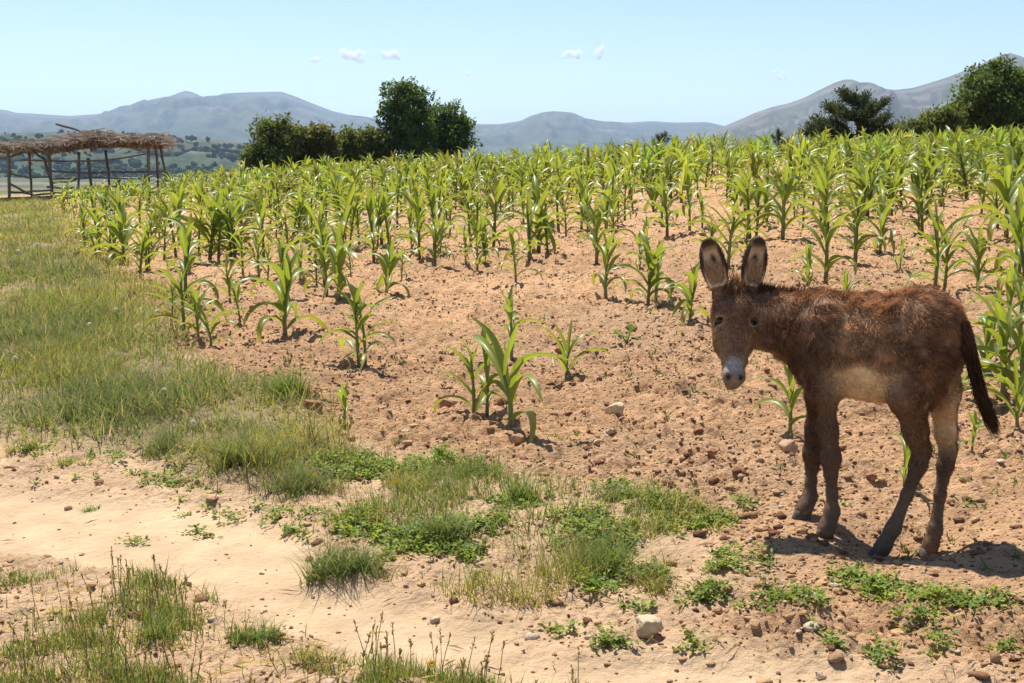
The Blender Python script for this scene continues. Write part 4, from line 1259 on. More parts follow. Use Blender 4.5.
    def tagweights(p):
        D = np.full((len(p), len(tags)), 9.0)
        for pr in prims:
            j = tags.index(pr[5]); D[:, j] = np.minimum(D[:, j], dist(pr, p))
        for (b, a, L, front, w, R) in ears:
            q = (p - b) @ R.T
            e = np.where((q[:, 2] > 0.02), sd_e(p, b + a * L * 0.5, np.array([0.0490, 0.032, L * 0.56]), R), 9.0)
            D[:, 10] = np.minimum(D[:, 10], np.where(np.abs(e) < 0.03, e - 0.05, 9.0))
        W = np.exp(-(D - D.min(1)[:, None]) / 0.018)
        return W / W.sum(1)[:, None]
    DK, RB, TAN, CREAM, GREY, LEG = (np.array(c) for c in ([0.140, 0.076, 0.045], [0.285, 0.163, 0.094], [0.46, 0.295, 0.170], [0.66, 0.49, 0.31], [0.42, 0.385, 0.355], [0.115, 0.072, 0.048]))
    def coat(p, n):
        W = tagweights(p)
        b = (p - np.array([B[0], B[1], 0])) @ BR.T
        hq = ((p - Hp) @ HR.T) / k
        no = vnoise3(p * 22)[:, None]; no2 = vnoise3(p * 9 + 3)[:, None]
        def mix(a, c, t): t = np.clip(t, 0, 1)[:, None] if np.ndim(t) == 1 else np.clip(t, 0, 1); return a * (1 - t) + c * t
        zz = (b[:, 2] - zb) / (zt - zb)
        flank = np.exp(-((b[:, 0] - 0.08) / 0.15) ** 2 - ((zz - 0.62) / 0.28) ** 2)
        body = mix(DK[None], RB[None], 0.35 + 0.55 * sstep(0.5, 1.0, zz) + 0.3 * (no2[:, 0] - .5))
        body = mix(body, TAN[None] * 1.1, 0.8 * flank * (0.6 + 0.8 * no[:, 0]))  # tan flank, lightened further: its sunlit golden tone is put into the coat colour
        under = sstep(0.44, 0.26, zz + 0.10 * (no[:, 0] - .5)) * sstep(-0.20, -0.06, b[:, 0]) * sstep(0.26, 0.14, b[:, 0])
        body = mix(body, CREAM[None], under * 0.95)
        thigh = mix(DK[None], RB[None], 0.35 * sstep(0.4, 1.0, zz) + 0.25 * no2[:, 0])
        inner_m = sstep(0.02, -0.05, b[:, 1]) * 0.0
        inner = mix(LEG[None] * 1.1, CREAM[None] * 0.85, sstep(0.36, 0.50, p[:, 2]) * sstep(-0.2, 0.5, n @ lf) )
        thigh = mix(thigh, CREAM[None] * 0.85, sstep(-0.2, -0.7, n @ lf) * sstep(0.7, 0.55, p[:, 2]) * (b[:, 1] > 0))
        fore = mix(DK[None], LEG[None], 0.4 + 0 * no2)
        shank = mix(LEG[None] * 0.85, LEG[None] * 1.6, sstep(0.40, 0.22, p[:, 2]) * 0.7 + 0.3 * (no[:, 0] - .5))
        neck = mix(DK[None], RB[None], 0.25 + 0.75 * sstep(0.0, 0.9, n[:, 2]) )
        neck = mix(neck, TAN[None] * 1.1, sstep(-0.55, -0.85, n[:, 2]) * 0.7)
        a_, s_ = hq[:, 2], np.abs(hq[:, 0])
        head = mix(DK[None] * 1.25, RB[None], 0.45 * sstep(0.10, 0.0, a_) + 0.3 * sstep(0.03, 0.0, s_))
        head = mix(head, TAN[None], 0.45 * sstep(0.10, 0.2, a_) * sstep(0.0, 0.05, s_))
        eye_ring = np.exp(-((s_ - 0.066) / 0.028) ** 2 - ((a_ - 0.116) / 0.026) ** 2)
        head = mix(head, TAN[None] * 1.2, 0.6 * eye_ring)
        head = mix(head, np.array([[0.016, 0.011, 0.009]]), sstep(1.15, 0.85, np.hypot((s_ - 0.066) / 0.017, (a_ - 0.117 - 0.25 * (s_ - 0.062)) / 0.0125)) * (hq[:, 1] > -0.03))
        mz = sstep(0.235, 0.29, a_ + 0.03 * (no[:, 0] - .5) - 0.5 * np.maximum(s_ - 0.02, 0))
        head = mix(head, GREY[None], mz * (1 - 0.7 * sstep(0.022, 0.042, s_)) * (0.65 + 0.6 * no[:, 0]))
        head = mix(head, np.array([[0.22, 0.155, 0.115]]), sstep(0.305, 0.335, a_) * 0.85)
        head = mix(head, np.array([[0.03, 0.024, 0.02]]), np.exp(-((s_ - 0.023) / 0.010) ** 2 - ((a_ - 0.338) / 0.014) ** 2) * 0.9)
        head = mix(head, np.array([[0.05, 0.04, 0.035]]), np.exp(-((a_ - 0.368) / 0.006) ** 2) * 0.8)
        ear = np.repeat(RB[None] * 0.8, len(p), 0)
        for (b0, ea, L, front, w, R) in ears:
            q = (p - b0) @ R.T; t = q[:, 2] / L
            m = (np.abs(q[:, 0]) < 0.065) & (t > -0.1)
            ins = sstep(0.25, 0.6, n @ front)
            edge = np.maximum(sstep(0.030, 0.044, np.abs(q[:, 0]) + 0.022 * np.clip(t - 0.4, 0, 1)), sstep(0.72, 0.95, t))
            streak = np.exp(-((q[:, 0] - 0.004) / 0.011) ** 2) * sstep(0.2, 0.35, t) * sstep(0.8, 0.6, t) * (0.4 + no[:, 0])
            e = mix(np.array([[0.70, 0.50, 0.32]]), DK[None] * 0.3, np.clip(streak * 1.4, 0, 0.95))
            e = mix(mix(RB[None] * 0.75, DK[None] * 0.25, sstep(0.6, 0.95, t)), e, ins)
            e = mix(e, DK[None] * 0.22, edge * 0.95)
            ear[m] = e[m]
        parts = dict(body=body, belly=body, neck=neck, thigh=thigh, inner=inner, fore=fore, shank=shank, head=head, face=head, muzzle=head, ear=ear)
        c = sum(W[:, i:i + 1] * np.broadcast_to(parts[t], (len(p), 3)) for i, t in enumerate(tags))
        L_ = np.array([0.029, 0.022, 0.024, 0.020, 0.014, 0.016, 0.008, 0.013, 0.011, 0.005, 0.008])
        lie = np.array([0.75, 0.6, 0.7, 0.6, 0.4, 0.4, 0.3, 0.3, 0.25, 0.2, 0.35])
        ln = W @ L_; ln *= (1 - 0.45 * under)
        return c, ln, W @ lie, W
    C, LN, LIE, W = coat(V, N)
    origin = np.array([B[0], B[1], float(terrain_full(np.array([B[0]]), np.array([B[1]]))[0])])
    root = empty('donkey', origin)
    tag(root, 'shaggy brown donkey foal with a pale muzzle turning its head to the viewer', 'donkey')
    body = obj('body', mesh_np('body', V - origin, [Q], C, True, [M['coat']]), root)
    # ---- coat of hair
    def strands(acc, p, d0, d1, L, w, c):
        n = len(p)
        d0 = d0 / (np.linalg.norm(d0, axis=1)[:, None] + 1e-9); d1 = d1 / (np.linalg.norm(d1, axis=1)[:, None] + 1e-9)
        s = np.cross(d0, g.normal(0, 1, (n, 3))); s /= np.linalg.norm(s, axis=1)[:, None] + 1e-9
        L = np.broadcast_to(L, (n,))[:, None]; w = np.broadcast_to(w, (n,))[:, None]
        m = p + d0 * L * 0.5; t = m + d1 * L * 0.5
        X = np.stack([p - s * w / 2, p + s * w / 2, m - s * w * 0.4, m + s * w * 0.4, t], 1).reshape(-1, 3)
        bb = (np.arange(n) * 5)[:, None]
        acc.add(X, bb + np.array([0, 1, 3, 2]), bb + np.array([2, 3, 4]), np.repeat(c, 5, axis=0))
    A = np.linalg.norm(np.cross(V[Q[:, 1]] - V[Q[:, 0]], V[Q[:, 3]] - V[Q[:, 0]]), axis=1)
    eyed = np.min([np.linalg.norm(V[Q[:, 0]] - hp(0.063 * s, 0.004, 0.117), axis=1) for s in (1, -1)], axis=0)
    dens = A * (eyed > 0.021) * (0.45 + 0.55 * sstep(0.004, 0.02, LN[Q[:, 0]])) * (LN[Q[:, 0]] > 0.0035)
    nS = 120000
    fi = g.choice(len(Q), nS, p=dens / dens.sum())
    a, b_ = g.random((nS, 1)), g.random((nS, 1))
    q4 = Q[fi]
    p = (V[q4[:, 0]] * (1 - a) + V[q4[:, 1]] * a) * (1 - b_) + (V[q4[:, 3]] * (1 - a) + V[q4[:, 2]] * a) * b_
    n = N[q4[:, 0]]; ln = LN[q4[:, 0]]; lie = LIE[q4[:, 0]]; cc = C[q4[:, 0]]; WW = W[q4[:, 0]]
    headw = WW[:, [7, 8, 9]].sum(1); earw = WW[:, 10]; legw = WW[:, [5, 6]].sum(1)
    bodyflow = -fw * 0.55 - up * 0.75
    flow = np.where((headw > 0.5)[:, None], ax[None] * 1.0, np.where((legw > 0.5)[:, None], -up[None], bodyflow[None]))
    eup = np.where((p[:, 0] < 0.5 * (ears[0][0] + ears[1][0])[0])[:, None], ears[0][1][None], ears[1][1][None])
    flow = np.where((earw > 0.5)[:, None], eup, flow)
    flow = flow - n * (flow * n).sum(1)[:, None]
    # woolly locks: neighbouring hairs share a swirl
    sw = np.stack([vnoise3(p * 26 + 9.1 * i) - 0.5 for i in range(3)], 1) * 2.6
    calm = (1 - headw * 0.75 - legw * 0.7 - earw * 0.6)[:, None]
    d0 = n * (1.05 - lie)[:, None] + flow * (0.55 + 0.5 * lie)[:, None] + sw * 0.45 * calm + g.normal(0, 0.16, (nS, 3))
    d1 = n * 0.25 + flow * 0.95 + sw * 0.8 * calm + g.normal(0, 0.25, (nS, 3))
    lock = np.clip(1.6 * (0.65 * vnoise3(p * 34 + 31) + 0.35 * vnoise3(p * 75 + 3)) - 0.3, 0, 1)
    L = ln * g.uniform(0.6, 1.25, nS) * (0.55 + 0.85 * lock)
    fc = cc * (0.55 + 0.85 * lock + 0.25 * (g.random(nS) - 0.5))[:, None] * 1.08
    # sun-bleached reddish ends on the longer wool
    fc = fc * (1 + 0.25 * sstep(0.55, 0.75, lock)[:, None] * sstep(0.015, 0.03, ln)[:, None] * np.array([1.1, 1.0, 0.85]))
    acc = Acc(); strands(acc, p - n * 0.001, d0, d1, L, np.where(ln > 0.015, 0.0021, 0.0016), fc)
    obj('fur', acc.mesh('fur', [M['fur']], origin=origin), root)
    # ---- mane and forelock
    acc = Acc(); nm = 3600
    t = g.random(nm); p0, p1 = P(741, 289, 4.85), bp(0.15, 0, zt - 0.018)
    pm = P(768, 291, 4.84)
    c0 = ((1 - t)[:, None] ** 2) * p0 + (2 * t * (1 - t))[:, None] * pm + (t ** 2)[:, None] * p1
    c0 = c0 + g.normal(0, 0.010, (nm, 3)) - up * 0.015
    lock = vnoise3(c0 * 30)
    strands(acc, c0, up + g.normal(0, 0.30, (nm, 3)) - fw * 0.15, up * 0.5 - fw * 0.3 + g.normal(0, 0.5, (nm, 3)), (0.055 * (1 - 0.5 * t)) * g.uniform(0.6, 1.2, nm), 0.0024,
            (np.array([0.115, 0.058, 0.032]) * (0.6 + 0.9 * lock)[:, None]))
    obj('mane', acc.mesh('mane', [M['fur']], origin=origin), root)
    acc = Acc(); nm = 2600
    c0 = hp(0, -0.012, 0.0) + sd * g.normal(0, 0.021, nm)[:, None] + nf * g.normal(0, 0.010, nm)[:, None] + ax * (g.normal(0, 0.022, nm))[:, None]
    dn = g.random(nm) < 0.62
    d0 = np.where(dn[:, None], nf * 0.8 + ax * 0.6, up * 1.0 + nf * 0.2) + g.normal(0, 0.28, (nm, 3))
    d1 = np.where(dn[:, None], ax * 1.0 + nf * 0.05, up * 0.7) + g.normal(0, 0.35, (nm, 3))
    strands(acc, c0, d0, d1, g.uniform(0.025, 0.062, nm), 0.0022, np.array([0.27, 0.145, 0.08]) * g.uniform(0.5, 1.2, (nm, 1)))
    obj('forelock', acc.mesh('forelock', [M['fur']], origin=origin), root)
    # ---- pale hair inside the ears
    acc = Acc()
    for (b, a, L, front, w, R) in ears:
        m = 900; t = g.random(m) ** 1.5
        c0 = b + a * (L * (0.02 + 0.5 * t))[:, None] + w * (g.uniform(-1, 1, m) * (0.012 + 0.016 * np.minimum(t * 2, 1)))[:, None] + front * 0.004
        strands(acc, c0, front * 0.55 + a * 0.8 + g.normal(0, 0.30, (m, 3)), a * 0.9 + front * 0.1 + g.normal(0, 0.35, (m, 3)), g.uniform(0.018, 0.042, m), 0.0018, np.array([0.66, 0.46, 0.28]) * g.uniform(0.6, 1.15, (m, 1)))
    obj('ear_hair', acc.mesh('ear_hair', [M['fur']], origin=origin), root)
    # ---- eyes
    for s in (1, -1):
        v = ICO2[0] * np.array([0.0160, 0.0135, 0.0130]) * k
        e = obj('eye', mesh_np('eye', v @ HR, [ICO2[1]], None, True, [M['eye']]), root)
        e.location = hp(0.0600 * s, -0.0030, 0.1175) - origin
    # ---- hooves
    for key, top in (('lh', P(881, 548, 4.48)), ('rh', P(929, 547.5, 4.61)), ('lf', P(826, 528.5, 4.59)), ('rf', P(803, 509.5, 4.78))):
        sole = P(*FEET[key]); sole[2] -= 0.004
        toe = (np.array([-0.93, -0.1, 0]) if key[1] == 'h' else np.array([-0.75, -0.35, 0])); toe /= np.linalg.norm(toe)
        sidev = np.array([-toe[1], toe[0], 0])
        acc = Acc(); rings = []
        for f, rl, rw in ((0, 0.037, 0.030), (0.12, 0.037, 0.030), (0.6, 0.033, 0.0275), (1.0, 0.030, 0.0255), (1.06, 0.022, 0.02)):
            c = sole + (top - sole) * f
            a_ = np.arange(16) / 16 * 2 * np.pi
            rings.append(c + np.cos(a_)[:, None] * toe * (rl * (1.12 - 0.12 * f)) * np.where(np.cos(a_) > 0, 1.1, 0.85)[:, None] + np.sin(a_)[:, None] * sidev * rw)
        X = np.concatenate(rings); q = [[r * 16 + j, r * 16 + (j + 1) % 16, (r + 1) * 16 + (j + 1) % 16, (r + 1) * 16 + j] for r in range(4) for j in range(16)]
        X = np.vstack([X, sole, top]); tt = [[(j + 1) % 16, j, 80] for j in range(16)] + [[64 + j, 64 + (j + 1) % 16, 81] for j in range(16)]
        acc.add(X, q, tt)
        obj('hoof', acc.mesh('hoof', [M['hoof']], origin=origin), root)
    # ---- tail: a haired dock and a dark switch
    tp = np.array([bp(-0.235, 0, zt - 0.075), P(966, 338, 4.44), P(972, 362, 4.41), P(978, 387, 4.39), P(986, 409, 4.385)])
    tt = np.linspace(0, 1, 14); s0 = np.linspace(0, 1, 5)
    core = np.stack([np.interp(tt, s0, tp[:, i]) for i in range(3)], 1)
    core[1:-1] = (core[:-2] + core[1:-1] * 2 + core[2:]) / 4
    acc = Acc(); tube(acc, core, np.linspace(0.024, 0.007, 14), tuple(DK * 0.8), 9)
    nt = 6500
    t = g.random(nt) ** 0.8
    ce = np.stack([np.interp(t, tt, core[:, i]) for i in range(3)], 1); tg = np.gradient(core, axis=0); tg /= np.linalg.norm(tg, axis=1)[:, None]
    td = np.stack([np.interp(t, tt, tg[:, i]) for i in range(3)], 1)
    rd = g.normal(0, 1, (nt, 3)); rd -= td * (rd * td).sum(1)[:, None]; rd /= np.linalg.norm(rd, axis=1)[:, None]
    rr = np.interp(t, [0, 1], [0.023, 0.006])[:, None]
    ln = np.interp(t, [0, 0.25, 0.5, 1.0], [0.034, 0.042, 0.065, 0.115]) * g.uniform(0.6, 1.15, nt)
    tip = np.array([0.62, 0, -1.0])
    strands(acc, ce + rd * rr * 0.95, td * 1.0 + rd * np.interp(t, [0, 0.3, 1], [0.7, 0.25, 0.12])[:, None] + g.normal(0, 0.10, (nt, 3)), td * 0.6 + tip * 0.7 - rd * 0.12 + g.normal(0, 0.10, (nt, 3)), ln, 0.0022,
            (DK * (1 - sstep(0.1, 0.5, t)[:, None] * 0.55)) * g.uniform(0.6, 1.5, (nt, 1)))
    obj('tail', acc.mesh('tail', [M['fur']], origin=origin), root)
build_donkey()

# ================================================================== GRASSES, WEEDS, FLOWERS
GREEN, YEL, STRAW, BLUEG = np.array([0.150, 0.215, 0.055]), np.array([0.320, 0.305, 0.080]), np.array([0.46, 0.36, 0.19]), np.array([0.125, 0.180, 0.070])
def grass_cols(g, n, x, y, straw=0.2):
    m = np.clip(vnoise(x * 0.8 + 9, y * 0.8) * 1.3 - 0.2 + g.normal(0, 0.22, n), 0, 1)[:, None]
    c = GREEN * (1 - m) + YEL * m
    b = sstep(0.6, 0.8, vnoise(x * 1.1 + 70, y * 1.1))[:, None]
    c = c * (1 - 0.7 * b) + BLUEG * 0.7 * b
    st = (g.random(n) < straw * (0.4 + 1.2 * vnoise(x * 1.7, y * 1.7 + 8)))[:, None]
    c = np.where(st, STRAW * g.uniform(0.6, 1.1, (n, 1)), c)
    return c * g.uniform(0.75, 1.2, (n, 1))

def build_grass():
    g = np.random.default_rng(301)
    # ---- the meadow strip left of the field
    n = 430000
    r = np.exp(g.uniform(math.log(4.2), math.log(48), n)); a = g.uniform(-0.72, 0.05, n)
    x, y = r * np.sin(a), r * np.cos(a)
    sd = poly_sd(BANK, x, y) + wob(x, y)
    cl = fbm(x * 2.1 + 4, y * 2.1, 3); cl2 = vnoise(x * 7, y * 7 + 5)
    edge = sstep(0.12, -0.32, sd)
    keep = (sd < 0.10 + 0.35 * sstep(9, 14, r)) & (g.random(n) < np.maximum(edge, 0.6 * sstep(9, 14, r)) * np.clip((cl - 0.30) * 4.0 + 0.45, 0.12, 1) * (0.45 + 0.75 * cl2) * np.clip(0.55 + (r - 5) * 0.09, 0.5, 1))
    x, y, r, cl, sd = x[keep], y[keep], r[keep], cl[keep], sd[keep]; n = len(x)
    z = terrain_full(x, y)
    h = (0.065 + 0.16 * np.clip(cl - 0.3, 0, 0.5) / 0.5 + 0.0 * r) * g.uniform(0.45, 1.3, n)
    w = 0.0026 + 0.00052 * r
    acc = Acc()
    blades(acc, np.stack([x, y, z - 0.006], 1), g.uniform(0, 6.28, n), h, w * g.uniform(0.7, 1.3, n), np.abs(g.normal(0.25, 0.35, n)), g.uniform(0, 1.1, n), grass_cols(g, n, x, y, 0.17))
    # thin flowering stems standing over the rest
    k = g.random(n) < 0.035; m = k.sum()
    blades(acc, np.stack([x, y, z], 1)[k], g.uniform(0, 6.28, m), h[k] * g.uniform(1.3, 1.9, m), 0.0022 + 0.0003 * r[k], np.abs(g.normal(0.1, 0.1, m)), g.uniform(0, 0.3, m), np.array([0.30, 0.24, 0.11]) * g.uniform(0.6, 1.2, (m, 1)))
    tag(obj('grass', acc.mesh('grass', [M['grass']])), 'uneven green and yellowing meadow grass on the bank left of the maize', 'grass', kind='stuff')

    # ---- sparse grass with bare soil in the near left corner
    n = 125000
    r = np.exp(g.uniform(math.log(3.0), math.log(4.75), n)); a = g.uniform(-0.7, 0.12, n)
    x, y = r * np.sin(a), r * np.cos(a)
    sd = poly_sd(NEARGRASS, x, y) + wob(x, y, 0.5)
    cl = fbm(x * 3.3 + 11, y * 3.3, 2); cl2 = vnoise(x * 11 + 2, y * 11)
    keep = (sd < 0.03) & (g.random(n) < np.clip((cl - 0.36) * 4.0, 0.03, 1) * np.clip((cl2 - 0.28) * 2.2, 0.08, 1))
    x, y, cl = x[keep], y[keep], cl[keep]; n = len(x); z = terrain_full(x, y)
    acc = Acc()
    st = g.random(n) < 0.13
    c = np.where(g.random((n, 1)) < 0.55, np.array([0.165, 0.235, 0.06]), np.array([0.265, 0.29, 0.08])) * g.uniform(0.7, 1.2, (n, 1))
    c = np.where(st[:, None], STRAW * g.uniform(0.6, 1.1, (n, 1)), c)
    h = g.uniform(0.03, 0.105, n) * (0.7 + 0.9 * np.clip(cl - 0.4, 0, 0.4))
    blades(acc, np.stack([x, y, z - 0.004], 1), g.uniform(0, 6.28, n), h, g.uniform(0.0022, 0.0050, n), np.abs(g.normal(0.12, 0.22, n)), g.uniform(0, 0.7, n), c)
    # stems with seed heads
    k = np.where(g.random(n) < 0.016)[0]
    for i in k:
        H = g.uniform(0.08, 0.16); az = g.uniform(0, 6.28); ln = g.uniform(0.05, 0.35)
        p0 = np.array([x[i], y[i], z[i]]); p1 = p0 + np.array([math.cos(az) * ln * H, math.sin(az) * ln * H, H])
        tube(acc, [p0, (p0 + p1) / 2 + g.normal(0, .004, 3), p1], [0.0014, 0.0012, 0.0008], (0.26, 0.22, 0.09), 4, cap=False)
        q = 9; t = g.random(q)
        leaves(acc, p1 - (p1 - p0) * (t * 0.22)[:, None], (p1 - p0) / H + g.normal(0, 0.35, (q, 3)), g.normal(0, 1, (q, 3)), 0.014, 0.005, np.array([0.33, 0.26, 0.12]) * g.uniform(0.6, 1.1, (q, 1)))
    # dead straw lying flat in it
    m = 900
    r = np.exp(g.uniform(math.log(3.0), math.log(4.6), m)); a = g.uniform(-0.5, 0.1, m); xx, yy = r * np.sin(a), r * np.cos(a)
    kk = poly_sd(NEARGRASS, xx, yy) < 0; xx, yy = xx[kk], yy[kk]; m = len(xx); th = g.uniform(0, 6.28, m)
    leaves(acc, np.stack([xx, yy, terrain_full(xx, yy) + 0.008], 1), np.stack([np.cos(th), np.sin(th), g.normal(0.03, 0.1, m)], 1), np.array([0, 0, 1.0]) + g.normal(0, .3, (m, 3)), g.uniform(0.03, 0.12, m), 0.0045, STRAW * g.uniform(0.5, 1.2, (m, 1)))
    tag(obj('sparse_grass', acc.mesh('sparse_grass', [M['grass']])), 'sparse grass and straw on bare sand in the near left corner, this side of the path', 'grass', kind='stuff')

    # ---- leafy low weeds between path and field, and scattered by the donkey
    acc = Acc()
    spots = []
    n = 8500
    r = np.exp(g.uniform(math.log(3.8), math.log(7.5), n)); a = g.uniform(-0.2, 0.25, n); x, y = r * np.sin(a), r * np.cos(a)
    sd = poly_sd(VERGE, x, y) + wob(x, y, 0.7)
    cl = fbm(x * 3.0 + 21, y * 3.0, 2)
    keep = (sd < 0.02) & (g.random(n) < np.clip((cl - 0.43) * 2.6, 0, 0.8))
    spots += [(u, v, 1.0) for u, v in zip(x[keep], y[keep])]
    for (px, py, rad, num) in [(730, 562, 26, 26), (702, 598, 24, 22), (640, 606, 12, 7), (612, 640, 16, 11), (790, 600, 34, 28), (862, 580, 24, 18), (892, 590, 26, 20), (925, 598, 24, 16), (955, 606, 30, 20), (992, 602, 20, 10),
                               (560, 622, 8, 4), (920, 618, 20, 8), (885, 655, 18, 8), (690, 522, 30, 30), (655, 515, 22, 24), (715, 518, 18, 16), (610, 490, 14, 8), (175, 482, 22, 20), (135, 534, 7, 4), (200, 523, 12, 6), (940, 640, 20, 6), (820, 640, 18, 6),
                               (700, 640, 14, 5), (40, 448, 40, 14), (110, 458, 40, 16), (190, 470, 40, 16), (60, 470, 40, 8), (215, 500, 40, 10), (285, 512, 30, 14), (305, 530, 20, 8), (640, 575, 24, 26), (600, 585, 20, 16), (990, 640, 20, 6), (410, 545, 12, 8), (745, 505, 12, 6)]:
        for _ in range(int(num * 0.8)):
            q = ground_hit(px + g.normal(0, rad * 0.55), py + g.normal(0, rad * 0.22)); spots.append((q[0], q[1], 0.9))
    for (sx, sy, sc) in spots:
        z = float(terrain_full(np.array([sx]), np.array([sy]))[0])
        ns = g.integers(3, 7); tone = g.uniform(0.7, 1.25) ; hue = g.random()
        base_c = (np.array([0.165, 0.250, 0.050]) * (1 - hue) + np.array([0.265, 0.310, 0.066]) * hue) * tone
        for _ in range(ns):
            az = g.uniform(0, 6.28); L = g.uniform(0.03, 0.085) * sc; e = g.uniform(0.25, 1.2)
            d = np.array([math.cos(az) * math.cos(e), math.sin(az) * math.cos(e), math.sin(e)])
            nl = g.integers(4, 8); t = np.linspace(0.25, 1, nl)
            pos = np.array([sx, sy, z - 0.003]) + d * (t * L)[:, None] - np.array([0, 0, 1]) * (t ** 2 * L * 0.25)[:, None] + g.normal(0, 0.004, (nl, 3))
            pos[:, 2] = np.maximum(pos[:, 2], z + 0.004)
            dd = d * 0.5 + g.normal(0, 0.65, (nl, 3)); dd[:, 2] = np.abs(dd[:, 2]) * 0.4 + 0.05
            leaves(acc, pos, dd, np.array([0, 0, 1.0]) + g.normal(0, 0.35, (nl, 3)), g.uniform(0.014, 0.030, nl) * sc, g.uniform(0.009, 0.016, nl) * sc, base_c * g.uniform(0.75, 1.2, (nl, 1)))
    # grass growing through the weeds
    n = 42000
    r = np.exp(g.uniform(math.log(3.8), math.log(7.5), n)); a = g.uniform(-0.2, 0.25, n); x, y = r * np.sin(a), r * np.cos(a)
    sd = poly_sd(VERGE, x, y) + wob(x, y, 0.8); cl = fbm(x * 3.4 + 51, y * 3.4, 2)
    keep = (sd < 0.05) & (g.random(n) < np.clip((cl - 0.38) * 3.0, 0.02, 1))
    x, y, cl = x[keep], y[keep], cl[keep]; n = len(x)
    blades(acc, np.stack([x, y, terrain_full(x, y) - 0.004], 1), g.uniform(0, 6.28, n), g.uniform(0.04, 0.17, n) * (0.6 + 1.2 * np.clip(cl - .4, 0, .5)), g.uniform(0.0024, 0.005, n), np.abs(g.normal(0.15, 0.25, n)), g.uniform(0, 0.9, n), grass_cols(g, n, x, y, 0.18))
    # seedlings here and there in the field
    n = 1500
    r = np.exp(g.uniform(math.log(4), math.log(22), n)); a = g.uniform(-0.3, 0.5, n); x, y = r * np.sin(a), r * np.cos(a)
    keep = (poly_sd(FIELD, x, y) < -0.1) & (g.random(n) < 0.25 + 0.9 * sstep(0.55, 0.7, vnoise(x * 0.8 + 60, y * 0.8)))
    x, y, r = x[keep], y[keep], r[keep]; n = len(x); z = terrain_full(x, y)
    for _ in range(6):
        dd = g.normal(0, 1, (n, 3)); dd[:, 2] = np.abs(dd[:, 2]) + 0.25
        leaves(acc, np.stack([x, y, z], 1) + g.normal(0, 0.012, (n, 3)) * [1, 1, 0], dd, np.array([0, 0, 1.0]) + g.normal(0, .5, (n, 3)), g.uniform(0.012, 0.05, n), 0.006 + 0.0007 * r, np.array([0.13, 0.18, 0.05]) * g.uniform(0.7, 1.3, (n, 1)))
    tag(obj('weeds', acc.mesh('weeds', [M['weed']])), 'low leafy green weeds and grass between the sandy path and the maize field', 'weeds', kind='stuff')

    # ---- single tussocks
    def tussock(px, py, hpx, wpx, nb, cols, label, seed, lean=0.35, cat='grass tuft', wid=0.0042):
        g = np.random.default_rng(seed)
        q, s = on_ground(px, py); H, R = hpx / s, wpx / s / 2
        acc = Acc(); th = g.uniform(0, 6.28, nb); nk = 7; kc = g.normal(0, 0.42, (nk, 2)) * [R, R * 0.8]; ki = g.integers(0, nk, nb); kh = g.uniform(0.45, 1.05, nk)
        off = kc[ki] + g.normal(0, 0.20 * R, (nb, 2)); root = np.stack([off[:, 0], off[:, 1], np.zeros(nb)], 1)
        root[:, 2] = terrain_full(q[0] + off[:, 0], q[1] + off[:, 1]) - q[2] - 0.008
        mix = g.random((nb, 1)); c = np.array(cols[0]) * (1 - mix) + np.array(cols[1]) * mix
        dry = g.random((nb, 1)) < 0.10; c = np.where(dry, STRAW * 0.8, c)
        blades(acc, root, th, H * g.uniform(0.35, 1.0, nb) * kh[ki], g.uniform(0.7, 1.3, nb) * wid, np.abs(g.normal(lean * 0.6, lean * 0.6, nb)), g.uniform(0.1, 1.0, nb), c, segs=4)
        tag(obj('grass_tuft', acc.mesh('grass_tuft', [M['grass']]), loc=q), label, cat, 'grass tufts between path and field')
    BG, YG, DG = ((0.125, 0.18, 0.065), (0.20, 0.24, 0.085)), ((0.21, 0.235, 0.06), (0.32, 0.30, 0.09)), ((0.115, 0.185, 0.048), (0.19, 0.25, 0.065))
    tussock(285, 405, 42, 60, 420, DG, 'long-bladed lush grass tuft at the field edge left of the squarish reddish stone', 1, 0.5, wid=0.006)
    tussock(350, 570, 58, 85, 900, BG, 'big rounded grey green grass tuft where the weeds meet the sandy path', 2, 0.5)
    tussock(300, 490, 48, 75, 700, BG, 'bluish green grass tuft at the foot of the bank above the path', 3, 0.45)
    tussock(238, 475, 62, 70, 700, BG, 'tall dense grass tuft on the bank edge above the path bend', 4, 0.35)
    tussock(467, 474, 40, 24, 90, DG, 'small upright grass tuft on bare soil above the weed patch', 5, 0.25)
    tussock(408, 486, 34, 60, 420, YG, 'yellow green grass tuft at the top of the weed patch', 6, 0.5)
    tussock(430, 540, 44, 80, 650, BG, 'wide dull green grass tuft in the left half of the weed patch', 7, 0.6)
    tussock(522, 500, 52, 50, 260, DG, 'bright grass tuft with upright blades in the middle of the weed patch', 8, 0.45, wid=0.006)
    tussock(618, 500, 30, 42, 240, BG, 'dull green grass tuft on soil right of the weed patch', 9, 0.6)
    tussock(600, 566, 60, 70, 520, DG, 'lush tall grass tuft at the right end of the weed patch', 10, 0.45, wid=0.005)
    tussock(658, 586, 46, 60, 300, YG, 'loose yellowish grass tuft beside the large pale stone', 11, 0.5)
    tussock(25, 452, 26, 26, 170, YG, 'small yellow green tuft on bare sand at the far left of the bank foot', 12, 0.5)
    tussock(66, 466, 22, 36, 160, YG, 'flattened dry tuft on the sandy bank foot', 13, 0.8)
    tussock(90, 500, 14, 20, 80, DG, 'tiny green tuft alone at the upper edge of the sandy path', 14, 0.7)
    tussock(152, 455, 50, 60, 420, BG, 'grey green tuft on the lower left bank', 15, 0.4)
    tussock(395, 444, 22, 14, 40, BG, 'little dark tuft on bare soil below the tiny maize seedling', 16, 0.3)
    tussock(560, 440, 26, 20, 40, DG, 'thin few-bladed tuft right of the three-stalk maize clump', 17, 0.5)
